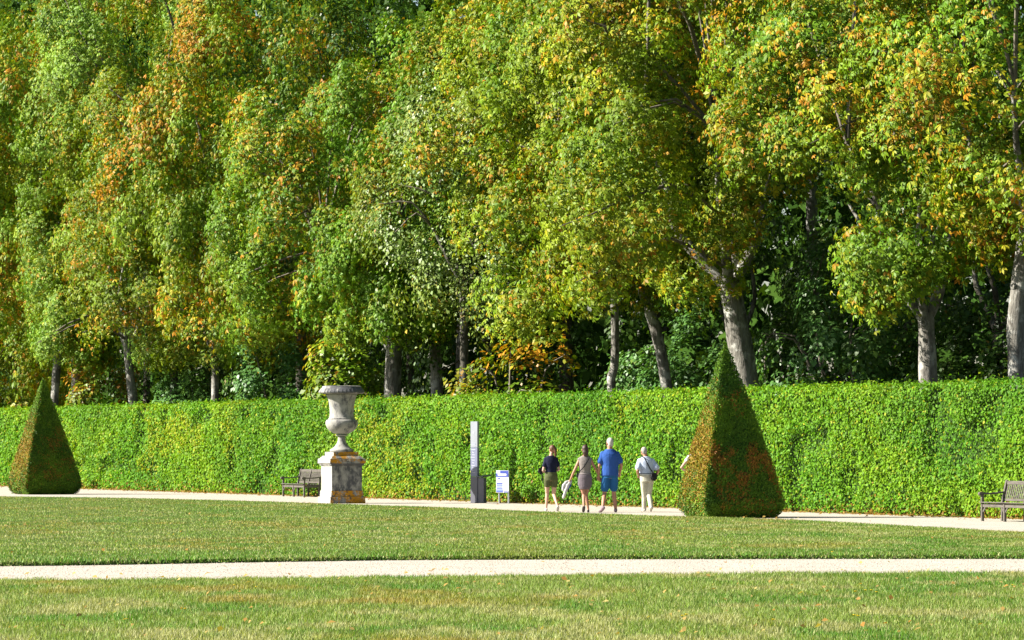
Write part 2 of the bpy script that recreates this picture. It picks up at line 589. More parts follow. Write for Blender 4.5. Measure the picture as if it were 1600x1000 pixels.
def leaves_geo(pos, tip, nrm, scale, tmpl):
    tv, tf = tmpl
    Z = nrmz(nrm)
    X = nrmz(tip - (tip * Z).sum(1, keepdims=True) * Z)
    Y = np.cross(Z, X)
    n, k = len(pos), len(tv)
    v = pos[:, None, :] + scale[:, None, None] * (tv[None, :, 0:1] * X[:, None, :] + tv[None, :, 1:2] * Y[:, None, :] + tv[None, :, 2:3] * Z[:, None, :])
    f = (tf[None] + k * np.arange(n)[:, None, None]).reshape(-1, tf.shape[1])
    return v.reshape(-1, 3), f

UP = np.array([0, 0, 1.0])
litter()
PAL = {  # leaf, second leaf, yellow, orange, share of yellow, share of orange
    'chestnut': ((0.0784, 0.1736, 0.0067), (0.1512, 0.2296, 0.009), (0.3248, 0.28, 0.009), (0.4032, 0.168, 0.009), .30, .13),
    'rusty': ((0.0896, 0.1624, 0.0067), (0.168, 0.2184, 0.009), (0.3696, 0.2744, 0.009), (0.4256, 0.1624, 0.009), .42, .26),
    'golden': ((0.1092, 0.1955, 0.0069), (0.2012, 0.2587, 0.0092), (0.391, 0.3162, 0.0092), (0.4255, 0.184, 0.0092), .27, .11),
    'lime': ((0.1008, 0.2072, 0.0157), (0.1848, 0.2744, 0.0269), (0.3024, 0.3136, 0.0224), (0.3696, 0.1904, 0.0112), 0.240, 0.048),
    'fresh': ((0.0715, 0.187, 0.0132), (0.132, 0.242, 0.0242), (0.22, 0.264, 0.022), (0.33, 0.187, 0.011), 0.144, 0.024),
    'birch': ((0.1045, 0.1815, 0.0286), (0.165, 0.2255, 0.0396), (0.275, 0.242, 0.022), (0.33, 0.187, 0.011), 0.154, 0.044),
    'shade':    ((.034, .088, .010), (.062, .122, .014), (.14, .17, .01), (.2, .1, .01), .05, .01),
    'shrub': ((0.0605, 0.165, 0.0286), (0.1045, 0.2145, 0.0495), (0.165, 0.209, 0.022), (0.22, 0.132, 0.022), 0.040, 0.000),
}

def trunk_tube(pts, radii, n, seed, rough=.06):
    """numpy tube with uneven bark; returns verts, faces"""
    P = np.array(pts, dtype=float); m = len(P)
    T = np.gradient(P, axis=0); T = nrmz(T)
    ref = np.array([0, 1.0, 0]) if abs(T[0, 1]) < .8 else np.array([1.0, 0, 0])
    U = nrmz(np.cross(T, np.tile(ref, (m, 1)))); V = np.cross(T, U)
    a = np.linspace(0, 2 * np.pi, n, endpoint=False)
    v = P[:, None] + (U[:, None] * np.cos(a)[None, :, None] + V[:, None] * np.sin(a)[None, :, None]) * np.array(radii)[:, None, None]
    off = (vnoise(v.reshape(-1, 3), .9, seed) - .5) * 2 * rough
    if n > 9:
        q = v.reshape(-1, 3) * np.array([1, 1, .28])
        off = off + (vnoise(q, .075, seed + 2) - .5) * .07
    v = P[:, None] + (v - P[:, None]) * (1 + off.reshape(m, n)[..., None] * 2)
    i = np.arange(m - 1)[:, None] * n; k = np.arange(n)[None]
    f = np.stack([i + k, i + (k + 1) % n, i + n + (k + 1) % n, i + n + k], -1).reshape(-1, 4)
    return v.reshape(-1, 3), f

def smooth_path(pts, k):
    P = np.array(pts, dtype=float)
    t = np.linspace(0, len(P) - 1, k)
    out = []
    for x in t:
        i = min(int(x), len(P) - 2); u = x - i
        p0 = P[max(i - 1, 0)]; p1 = P[i]; p2 = P[i + 1]; p3 = P[min(i + 2, len(P) - 1)]
        out.append(.5 * ((2 * p1) + (-p0 + p2) * u + (2 * p0 - 5 * p1 + 4 * p2 - p3) * u * u + (-p0 + 3 * p1 - 3 * p2 + p3) * u ** 3))
    return np.array(out)

def merge(geos):
    vs_, fs, o = [], [], 0
    for v, f in geos:
        vs_.append(v); fs.append(f + o); o += len(v)
    return np.concatenate(vs_), np.concatenate(fs)

NT = [0]
DONOR = {}
def tree(name, label, cat, px, perp, dia, zfork, zmin, zmax, rad, pal, nclump, nleaf, leaf=.128, kind='palm', group=None,
         bark='bark', lean=(0, 0), bend=None, off=(0, 0), clump=(.55, 1.0), nlimb=4, bough=.34, nbough=26, front=3, scars=(), key=None, reuse=None, tint=None, seed=None, low=None, sides=26, droop=.55):
    NT[0] += 1
    sd = seed if seed is not None else 100 + NT[0] * 17
    rng = np.random.default_rng(sd)
    base = hedge_pt(px, perp)
    root = empty(name, (base.x, base.y, 0), 0, label, cat, group)
    # --- trunk and limbs
    top = np.array([lean[0], lean[1], zfork])
    mid = [np.array([0, 0, -.1])]
    if bend is not None:
        for z, dx in bend: mid.append(np.array([dx, 0, z]))
    else:
        mid.append(top * .5 + np.array([rng.normal(0, .06), rng.normal(0, .06), 0]))
    mid.append(top)
    k = max(14, int(zfork / .28))
    tp = smooth_path(mid, k)
    zz = np.clip(tp[:, 2], 0, None)
    tr = dia / 2 * (1.0 - .24 * zz / zfork + .35 * np.exp(-zz / .35))
    v, f = trunk_tube(tp, tr, sides, sd, .05)
    trunk = np_mesh('trunk', v, f, M[bark], root, smooth=True)
    for sx, sy, sz_ in scars:                                # collars left where boughs were sawn off
        bm = bmesh.new()
        d = Vector((sx, sy, 0)).normalized()
        q = d.to_track_quat('Z', 'Y').to_matrix().to_4x4()
        i_ = int(np.argmin(np.abs(tp[:, 2] - sz_)))
        c_ = Vector(tp[i_]) + d * tr[i_] * .96; c_.z = sz_
        prof = [(.02, -.06), (.085, -.06), (.10, 0), (.085, .035), (.055, .035), (.045, .0), (.02, -.005)]
        rr_ = []
        for r_, z_ in prof:
            rr_.append([bm.verts.new(c_ + (q @ Vector((r_ * math.cos(t_), r_ * math.sin(t_), z_)))) for t_ in [k_ * math.pi / 6 for k_ in range(12)]])
        for a_, b_ in zip(rr_, rr_[1:]):
            for k_ in range(12):
                bm.faces.new((a_[k_], a_[(k_ + 1) % 12], b_[(k_ + 1) % 12], b_[k_]))
        bm.faces.new(rr_[-1])
        bm_obj('branch_collar', bm, M['bark_pale'], trunk, smooth=True)
    cz = (zmin + zmax) / 2
    cen = np.array([off[0], off[1], cz])
    limbs = []
    lp_all = [tp]
    a0 = rng.uniform(0, 6.28)
    for i in range(nlimb):
        a = a0 + 2 * np.pi * i / nlimb + rng.normal(0, .25)
        out = rng.uniform(.22, .42) * rad
        end = np.array([off[0] + math.cos(a) * out, off[1] + math.sin(a) * out, zfork + (zmax - zfork) * rng.uniform(.2, .4)])
        m1 = top + (end - top) * .33 + np.array([math.cos(a), math.sin(a), 0]) * rad * .07 + rng.normal(0, .15, 3)
        m2 = top + (end - top) * .68 + rng.normal(0, .25, 3)
        st = top - np.array([0, 0, .25])
        lp = smooth_path([st, m1, m2, end], 16)
        r0 = dia / 2 * .46
        v, f = trunk_tube(lp, np.linspace(r0, .03, 16), 8, sd + i, .05)
        np_mesh('limb', v, f, M[bark], trunk, smooth=True)
        lp_all.append(lp)
    LP = np.concatenate(lp_all)
    if reuse is not None:                                    # a second tree with the crown of the first, mirrored and stretched
        me, cen0, rad0, h0 = DONOR[reuse]
        sx, sy, sz = -rad / rad0, rad / rad0, (zmax - zmin) / 2 / h0
        o = bpy.data.objects.new('crown', me); COL.objects.link(o); o.parent = root
        o.scale = (sx, sy, sz)
        o.location = (cen[0] - sx * cen0[0], cen[1] - sy * cen0[1], cen[2] - sz * cen0[2])
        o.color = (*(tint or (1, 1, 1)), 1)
        return root
    # --- boughs on an uneven ellipsoid shell, clumps of leaves on each bough
    h = (zmax - zmin) / 2
    ztop = CH + 1.05 * HZ * base.y / F                      # upper limit of the view at this distance
    rb = bough * rad
    bs = []
    tries = 0
    while len(bs) < nbough and tries < 4000:
        tries += 1
        u = rng.normal(0, 1, 3); u /= np.linalg.norm(u)
        if u[1] > .3 and rng.uniform() < .75: continue          # the side away from the lawn is thinner
        r = rng.uniform(.55, 1.0) ** .5
        c = cen + u * np.maximum(r * np.array([rad, rad, h]) - rb * np.array([.6, .6, .35]), .1)
        if c[2] > ztop + 2.0 and rng.uniform() < .7: continue
        if any(np.sum(((c - q) * np.array([1, 1, 1.15])) ** 2) < (rb * 1.15 * (1 - tries / 5200)) ** 2 for q, _ in bs): continue
        bs.append((c, u))
    for q in range(front):                                   # boughs hanging on the lawn side
        u = np.array([rng.uniform(-.75, .75), -.8, -.35])
        bs.append((np.array([off[0] + u[0] * rad * .8, off[1] - rad * rng.uniform(.45, .7), zmin + rb * .45 + (q / max(1, front)) * 2.6 + rng.uniform(0, .5)]), u / np.linalg.norm(u)))
    cs = []; cw = []
    for bc, bu in bs:
        rr_ = rb * rng.uniform(.75, 1.15)
        for q in range(max(3, nclump // len(bs))):
            w_ = rng.normal(0, .75, 3) + bu * .7 + np.array([-.15, -.25, .35]); w_ /= np.linalg.norm(w_)
            c = bc + w_ * rr_ * rng.uniform(.5, 1.0) * np.array([1, 1, 1.4])
            if low is not None and c[2] < low(c[0]): continue
            cs.append((c, w_))
            cw.append((.3 if c[2] > ztop + .5 else 1.0) * (.4 if bu[1] > .45 else 1.0))
    C = np.array([c for c, _ in cs]); Uo = np.array([u for _, u in cs])
    # --- branches from limbs to clumps
    geos = []
    for c in C:
        if rng.uniform() > .10: continue
        d = np.linalg.norm(LP - c, axis=1) + np.where(LP[:, 2] > c[2] + .3, 3.0, 0)
        s = LP[np.argmin(d)]
        m = s + (c - s) * .5 + np.array([rng.normal(0, .15), rng.normal(0, .15), .25 + .1 * np.linalg.norm(c - s)])
        p = smooth_path([s, m, c, c + (c - m) * .35], 7)
        geos.append(trunk_tube(p, np.linspace(.03 + .005 * np.linalg.norm(c - s), .010, 7), 4, sd, 0))
    if geos:
        v, f = merge(geos)
        np_mesh('branches', v, f, M['twig'], root, smooth=True)['kind'] = 'stuff'
    # --- leaves
    nc = len(C)
    Rc = rng.uniform(clump[0], clump[1], nc)
    wt = (Rc / Rc.mean()) ** 2 * np.array(cw); cnt = np.maximum(6, nleaf * wt / wt.sum()).astype(int)
    idx = np.repeat(np.arange(nc), cnt)
    n = len(idx)
    w = nrmz(rng.normal(0, 1, (n, 3)) + .9 * Uo[idx] + np.array([0, -.1, .3]))
    rr = rng.uniform(.25, 1, n) ** .45
    pos = C[idx] + w * (rr * Rc[idx])[:, None] * np.array([1, 1, .9])
    pos[:, 2] -= rng.uniform(0, 1, n) ** 2 * .45 + .16 * (w[:, 0] ** 2 + w[:, 1] ** 2) * Rc[idx]
    if kind == 'birch':
        pos[:, 2] -= rng.uniform(0, 1.1, n) ** 2 * .9
    wh = w.copy(); wh[:, 2] = 0
    tip = wh * .8 + rng.normal(0, .45, (n, 3)) + np.array([0, 0, -droop])
    nr = .45 * w + .45 * Uo[idx] + .35 * UP + .4 * np.array(S) + rng.normal(0, .38, (n, 3))
    sc_ = leaf * np.clip(rng.lognormal(-.05, .28, n), .45, 1.7)
    tmpl = {'palm': palmate(3, .55), 'palm4': palmate(4), 'palm3': palmate(3), 'simple': simple_leaf(), 'birch': simple_leaf(.3, .2)}[kind]
    g1, g2, ye, orr, py, po = PAL[pal]
    wp = pos + np.array([base.x, base.y, 0])
    cl = vnoise(wp, 2.4, 61); cl2 = vnoise(wp, 1.1, 67)
    c = lerp(np.tile(g1, (n, 1)), np.tile(g2, (n, 1)), np.clip(cl * 1.3 - .15 + rng.normal(0, .25, n), 0, 1))
    tone = (rng.uniform(.8, 1.2, nc))[idx]
    hot = np.clip((fbm(wp, 2.4, 91) - .36) * 4.2, .15, 1.7)
    rv = rng.uniform(0, 1, n); rv2 = rng.uniform(0, 1, n)
    out = np.clip(rr * 1.4 - .4, 0, 1)
    c = lerp(c, np.tile(ye, (n, 1)), (rv < py * hot * (.5 + out)) * rng.uniform(.25, .85, n))
    c = lerp(c, np.tile(orr, (n, 1)), (rv2 < po * hot * hot * (.4 + out)) * rng.uniform(.5, 1, n))
    c = c * (tone * rng.uniform(.75, 1.25, n))[:, None]
    v, f = leaves_geo(pos, tip, nr, sc_, tmpl)
    kk = len(tmpl[0])
    col = np.repeat(c, kk, 0)
    cr = np_mesh('crown', v, f, M['leaf'] if kind.startswith('palm') else M['leaf_small'], root, col=col)
    if key: DONOR[key] = (cr.data, cen, rad, h)
    return root

ROW = 'chestnuts in the row behind the hedge'
CH_ = 'chestnut_tree'
def ch(label, px, perp, dia, zfork, zmin, zmax, rad, pal, nclump=85, nleaf=8200, **k):
    return tree(CH_, label, 'tree', px, perp, dia, zfork, zmin, zmax, rad, pal, int(nclump * 3.0), int(nleaf * 3.6), group=ROW, **k)

# right to left
ch('chestnut with stout pruned grey trunk cut by the right edge of the picture', 1597, 4.6, .52, 7.6, 6.4, 17.0, 5.2, 'chestnut', 80, 7600, lean=(.25, 0), bend=[(3.4, -.12), (5.0, -.10)], off=(.6, 0), key='a', scars=((-.8, -.6, 6.9), (-.75, -.65, 6.5), (-.8, -.6, 5.5)), low=lambda x: 7.4 if x < -.6 else 6.2)
ch('chestnut with straight grey trunk and leaning limb, second from the right edge', 1447, 5.0, .55, 5.0, 5.0, 17.0, 5.2, 'chestnut', 85, 8200, nlimb=5, off=(-.6, -.3), key='b', scars=((-.4, -.9, 4.75),), low=lambda x: 8.8 if x < -2.4 else (5.0 if x < .4 else 6.4))
ch('golden chestnut on the thickest pale trunk, right behind the tip of the large yew pyramid', 1168, 5.2, .80, 6.2, 6.0, 18.5, 5.8, 'golden', 100, 9800, lean=(-.5, 0), bend=[(2.6, 0.05), (4.6, -.22)], off=(-.9, -.6), key='c', low=lambda x: 9.0 if x > .2 else (7.4 if x > -.7 else 6.0))
ch('slim chestnut with mottled leaning trunk just left of the large yew pyramid', 1050, 5.6, .40, 6.6, 6.4, 18.0, 4.8, 'golden', 70, 6600, lean=(-1.0, 0), bend=[(2.4, -.05), (4.6, -.38)], off=(-1.2, -.4), reuse='b', tint=(1.08, 1.02, 1))
ch('chestnut with thin knobbly pale trunk above the two men', 960, 4.8, .32, 6.4, 4.2, 16.0, 4.5, 'golden', 75, 7000, bend=[(1.5, -.02), (2.6, .05), (3.5, -.1), (4.2, .02)], off=(-.8, -.2), sides=12, key='e', low=lambda x: 6.1 if x > -1.4 else 5.2)
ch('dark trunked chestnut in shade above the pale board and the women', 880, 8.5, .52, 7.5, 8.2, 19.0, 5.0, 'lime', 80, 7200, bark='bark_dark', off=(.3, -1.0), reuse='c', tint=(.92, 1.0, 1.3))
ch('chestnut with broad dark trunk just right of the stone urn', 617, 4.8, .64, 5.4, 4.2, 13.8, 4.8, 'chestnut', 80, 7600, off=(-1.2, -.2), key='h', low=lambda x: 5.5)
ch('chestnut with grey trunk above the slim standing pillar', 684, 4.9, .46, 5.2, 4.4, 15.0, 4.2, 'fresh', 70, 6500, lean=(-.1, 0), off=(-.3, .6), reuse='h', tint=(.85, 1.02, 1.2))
ch('rust tinged chestnut with slender trunk left of the wooden bench by the urn', 336, 4.8, .34, 5.0, 3.6, 20.0, 5.6, 'rusty', 105, 10000, off=(.4, -.3), key='i', low=lambda x: 5.0)
ch('chestnut with crooked dark trunk between the slender and the mottled trunks', 268, 6.6, .40, 6.0, 5.4, 20.5, 5.0, 'golden', 80, 7200, bark='bark_dark', bend=[(2.0, .05), (4.0, .1)], reuse='c', tint=(0.95, 0.98, 1))
ch('lime green chestnut with crooked mottled trunk, third from the left edge', 210, 4.9, .42, 5.6, 3.8, 20.5, 5.0, 'lime', 90, 8400, bend=[(2.4, .05), (4.0, -.12)], lean=(-.3, 0), key='j', low=lambda x: 5.2)
ch('chestnut with short pale trunk right of the small yew pyramid', 126, 4.6, .46, 5.2, 4.9, 21.0, 5.2, 'chestnut', 90, 8600, lean=(-.2, 0), reuse='b', tint=None)
ch('rust edged chestnut whose trunk stands right behind the small yew pyramid', 80, 4.4, .42, 5.2, 4.4, 21.0, 5.2, 'rusty', 90, 8400, lean=(.25, 0), reuse='i', tint=None)
ch('chestnut hanging low over the hedge at the left edge', -10, 4.4, .45, 5.4, 3.2, 21.5, 5.4, 'golden', 95, 8800, reuse='c', tint=(0.92, 0.95, 1))
ch('chestnut mostly outside the left edge, only its right side in view', -120, 4.8, .45, 5.4, 4.0, 21.5, 5.4, 'chestnut', 70, 6000, reuse='b', tint=None)
ch('tall chestnut in the gap between the urn and the rust tinged tree', 470, 6.0, .5, 6.0, 5.2, 20.0, 5.0, 'chestnut', 90, 8400, off=(-1.2, 0), bark='bark_dark', reuse='a', tint=(1.05, 0.98, 1))
# drooping grey green tree in the middle
tree('birch_tree', 'drooping grey green birch with fine leaves above the slim pillar', 'tree', 725, 4.2, .34, 7.0, 6.0, 13.6, 3.2, 'birch', 60, 17000, leaf=.125, kind='birch', bark='bark_dark', off=(-.3, .2), clump=(.5, .85))

# second row, in shade
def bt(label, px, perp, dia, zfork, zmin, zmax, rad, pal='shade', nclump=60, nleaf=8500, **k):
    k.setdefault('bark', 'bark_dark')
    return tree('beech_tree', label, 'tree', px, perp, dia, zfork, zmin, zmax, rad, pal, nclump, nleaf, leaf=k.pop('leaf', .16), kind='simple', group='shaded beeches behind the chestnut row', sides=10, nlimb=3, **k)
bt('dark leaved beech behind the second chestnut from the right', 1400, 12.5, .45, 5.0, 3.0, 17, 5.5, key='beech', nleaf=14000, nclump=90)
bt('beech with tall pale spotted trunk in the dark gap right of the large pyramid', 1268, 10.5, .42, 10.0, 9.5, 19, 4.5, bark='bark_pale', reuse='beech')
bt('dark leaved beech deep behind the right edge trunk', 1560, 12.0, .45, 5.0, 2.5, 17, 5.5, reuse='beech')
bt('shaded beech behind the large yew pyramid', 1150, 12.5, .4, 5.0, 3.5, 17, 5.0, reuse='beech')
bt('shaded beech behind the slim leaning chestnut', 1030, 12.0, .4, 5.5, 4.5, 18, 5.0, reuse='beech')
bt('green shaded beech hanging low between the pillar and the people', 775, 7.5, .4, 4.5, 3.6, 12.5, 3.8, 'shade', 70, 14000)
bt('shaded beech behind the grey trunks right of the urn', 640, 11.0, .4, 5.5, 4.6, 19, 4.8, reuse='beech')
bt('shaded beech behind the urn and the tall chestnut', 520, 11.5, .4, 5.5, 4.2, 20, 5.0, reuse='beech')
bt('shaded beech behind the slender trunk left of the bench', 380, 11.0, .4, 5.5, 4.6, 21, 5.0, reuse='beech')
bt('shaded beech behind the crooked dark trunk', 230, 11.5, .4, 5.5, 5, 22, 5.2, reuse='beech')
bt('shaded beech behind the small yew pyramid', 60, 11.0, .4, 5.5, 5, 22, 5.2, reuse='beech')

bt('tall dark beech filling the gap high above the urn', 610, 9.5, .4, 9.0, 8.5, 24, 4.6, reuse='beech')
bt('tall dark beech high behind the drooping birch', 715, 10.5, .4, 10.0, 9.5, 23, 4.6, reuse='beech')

# understorey
def shrub(label, px, perp, h, rad, pal='shrub', n=7000, nclump=45, leaf=.15, **k):
    return tree('woodland_shrub', label, 'shrub', px, perp, .12, h * .35, h * .05, h, rad, pal, nclump, n, leaf=leaf, kind='simple', group='bushes under the chestnuts', bark='twig', clump=(.4, .7), nlimb=5, nbough=14, bough=.42, sides=7, droop=.3, **k)
shrub('large pale green bush left of the straight trunk second from the right edge', 1318, 7.5, 6.6, 2.3, n=12000, nclump=70)
shrub('green bush between the two rightmost trunks', 1515, 9.5, 5.2, 2.6, 'shade', 8000)
shrub('white glinting leafy bush between the knobbly trunk and the leaning trunk', 1020, 8.0, 4.6, 1.5, n=6000)
shrub('low green bush left of the large yew pyramid tip', 1085, 8.2, 5.0, 1.4, n=5000)
shrub('dark leafed bush right of the thick pale trunk', 1215, 9.5, 5.2, 1.7, 'shade', 6000)
shrub('pale green bush left of the stone urn', 425, 4.4, 5.4, 1.7, n=8000)
shrub('low yellowing bush between pillar and shaded trunk', 805, 4.2, 4.7, 2.0, 'rusty', 4200, leaf=.17)
shrub('yellow green bush hugging the hedge right of the small pyramid trunks', 165, 5.4, 5.0, 1.6, 'rusty', 4500, leaf=.17)
shrub('yellow green bush at the stone urn behind the hedge', 545, 4.4, 5.2, 1.5, 'chestnut', 4200, leaf=.18)
shrub('yellowing bush behind the hedge at the left edge', 15, 4.6, 5.4, 2.0, 'golden', 5000, leaf=.18)
shrub('small green bush left of the slender trunk', 290, 6.5, 4.6, 1.5, 'shrub', 4500)

# the closed wood behind everything
def wood():
    rng = np.random.default_rng(5)
    n = 85000
    s = rng.uniform(-5, 178, n); d = rng.uniform(16, 25, n); z = rng.uniform(0, 1, n) ** .9 * 30
    o = np.array(HA); hd = np.array(HD); hn = np.array(HN)
    pos = o + s[:, None] * hd - d[:, None] * hn
    pos[:, 2] = z
    nr = hn + rng.normal(0, .6, (n, 3)) + UP * .3
    tip = rng.normal(0, 1, (n, 3)) + np.array([0, 0, -.5])
    v, f = leaves_geo(pos, tip, nr, rng.uniform(.5, .92, n), simple_leaf(.42, .2))
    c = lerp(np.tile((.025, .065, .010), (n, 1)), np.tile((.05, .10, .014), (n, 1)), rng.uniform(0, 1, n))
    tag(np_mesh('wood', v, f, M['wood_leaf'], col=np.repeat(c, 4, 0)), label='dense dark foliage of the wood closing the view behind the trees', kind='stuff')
wood()

# ------------------------------------------------------------------ hedge
HH = 3.08
def hedge():
    s0, s1 = -6.0, 92.0
    root = empty('clipped_hedge', HA, 0, 'long clipped green hornbeam hedge running behind the gravel walk', 'hedge')
    hd = np.array(HD); hn = np.array(HN)
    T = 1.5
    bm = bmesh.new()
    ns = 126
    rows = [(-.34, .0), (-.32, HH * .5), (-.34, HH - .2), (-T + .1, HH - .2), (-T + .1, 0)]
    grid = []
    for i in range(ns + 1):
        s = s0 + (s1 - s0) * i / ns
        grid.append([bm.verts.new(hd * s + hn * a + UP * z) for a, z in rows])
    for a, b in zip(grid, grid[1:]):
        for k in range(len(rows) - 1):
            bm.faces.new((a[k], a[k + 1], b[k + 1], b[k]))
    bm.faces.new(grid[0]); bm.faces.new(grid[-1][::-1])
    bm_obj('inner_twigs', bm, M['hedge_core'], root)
    rng = np.random.default_rng(21)
    # front face: more leaves near the viewer
    n = 205000
    u = rng.uniform(0, 1, n)
    s = s0 + (s1 - s0) * u ** 1.35
    z = rng.uniform(.03, HH, n)
    p2 = np.stack([s * .5, z, np.zeros(n)], -1)
    lump = (fbm(p2, 1.3, 3) - .5) * .15 + (vnoise(p2, .3, 9) - .5) * .12
    hole = sstep(.74, .85, vnoise(p2 * np.array([1, .8, 1]), .7, 44))
    depth = lump - rng.uniform(0, 1, n) ** 1.6 * .20 - hole * .12
    depth -= .16 * np.exp(-z / .16) + .12 * np.exp(-(HH - z) / .10)
    pos = s[:, None] * hd + depth[:, None] * hn + z[:, None] * UP
    keep = rng.uniform(0, 1, n) > hole * .6
    # top and back
    m = 16000
    st = s0 + (s1 - s0) * rng.uniform(0, 1, m) ** 1.35
    at = -rng.uniform(.0, 1, m) * T
    pt = np.stack([st, at, np.zeros(m)], -1)
    zt = HH + (fbm(pt, 1.5, 8) - .5) * .14 + rng.exponential(.035, m) - .05
    post = st[:, None] * hd + at[:, None] * hn + zt[:, None] * UP
    mb = 9000
    sb = rng.uniform(s0, s1, mb)
    posb = sb[:, None] * hd - T * hn + rng.uniform(0, HH, mb)[:, None] * UP
    nr = np.concatenate([hn * 1.0 + UP * .35 + rng.normal(0, .5, (n, 3)), UP + rng.normal(0, .5, (m, 3)), -hn + rng.normal(0, .5, (mb, 3))])
    tip = np.concatenate([rng.normal(0, .7, (n, 3)) + np.array([0, 0, -.6]), rng.normal(0, .7, (m, 3)) + UP * .3, rng.normal(0, .7, (mb, 3)) - UP * .5])
    P = np.concatenate([pos, post, posb])
    kp = np.concatenate([keep, np.ones(m + mb, bool)])
    sall = np.concatenate([s, st, sb])
    N = len(P)
    scl = rng.uniform(.055, .098, N) * (1 + .005 * np.clip(sall, 0, 100)); scl[n + m:] *= 2.5
    g1 = np.tile((.085, .215, .010), (N, 1)); g2 = np.tile((.165, .285, .012), (N, 1)); ye = np.tile((.31, .30, .015), (N, 1)); dk = np.tile((.05, .155, .012), (N, 1))
    ss = np.stack([sall * .5, P[:, 2], np.zeros(N)], -1)
    c = lerp(g1, g2, np.clip(1.9 * (fbm(ss, 1.7, 15) - .28) + rng.normal(0, .22, N), 0, 1))
    c = lerp(c, dk, .5 * sstep(.52, .68, fbm(ss, 2.4, 51)))
    yy = sstep(.60, .74, fbm(ss * np.array([1, .8, 1]), 1.8, 23))
    c = lerp(c, ye, (rng.uniform(0, 1, N) < .06 + .45 * yy) * rng.uniform(.3, .9, N))
    # dry leaves along the foot
    foot = np.exp(-np.clip(P[:, 2], 0, 9) / .13)
    c = lerp(c, np.tile((.26, .13, .03), (N, 1)), (rng.uniform(0, 1, N) < foot * .7) * .9)
    c *= rng.uniform(.72, 1.4, (N, 1))
    P, nr, tip, scl, c = P[kp], nr[kp], tip[kp], scl[kp], c[kp]
    tmpl = simple_leaf(.33, .15)
    v, f = leaves_geo(P, tip, nr, scl, tmpl)
    np_mesh('foliage', v, f, M['hedge_leaf'], root, col=np.repeat(c, 4, 0))
    # fallen leaves along the foot of the hedge
    k = 3500
    s = rng.uniform(-6, 95, k); d = rng.exponential(.28, k) - .1
    p = np.array(HA) + s[:, None] * hd + d[:, None] * hn; p[:, 2] = .016 + rng.uniform(0, .02, k)
    v, f = leaves_geo(p, rng.normal(0, 1, (k, 3)), UP + rng.normal(0, .25, (k, 3)), rng.uniform(.06, .11, k), tmpl)
    cc = lerp(np.tile((.27, .13, .03), (k, 1)), np.tile((.30, .22, .08), (k, 1)), rng.uniform(0, 1, k))
    tag(np_mesh('fallen_leaves', v, f, M['hedge_leaf'], col=np.repeat(cc, 4, 0)), label='brown fallen leaves strewn along the foot of the hedge', kind='stuff')
hedge()

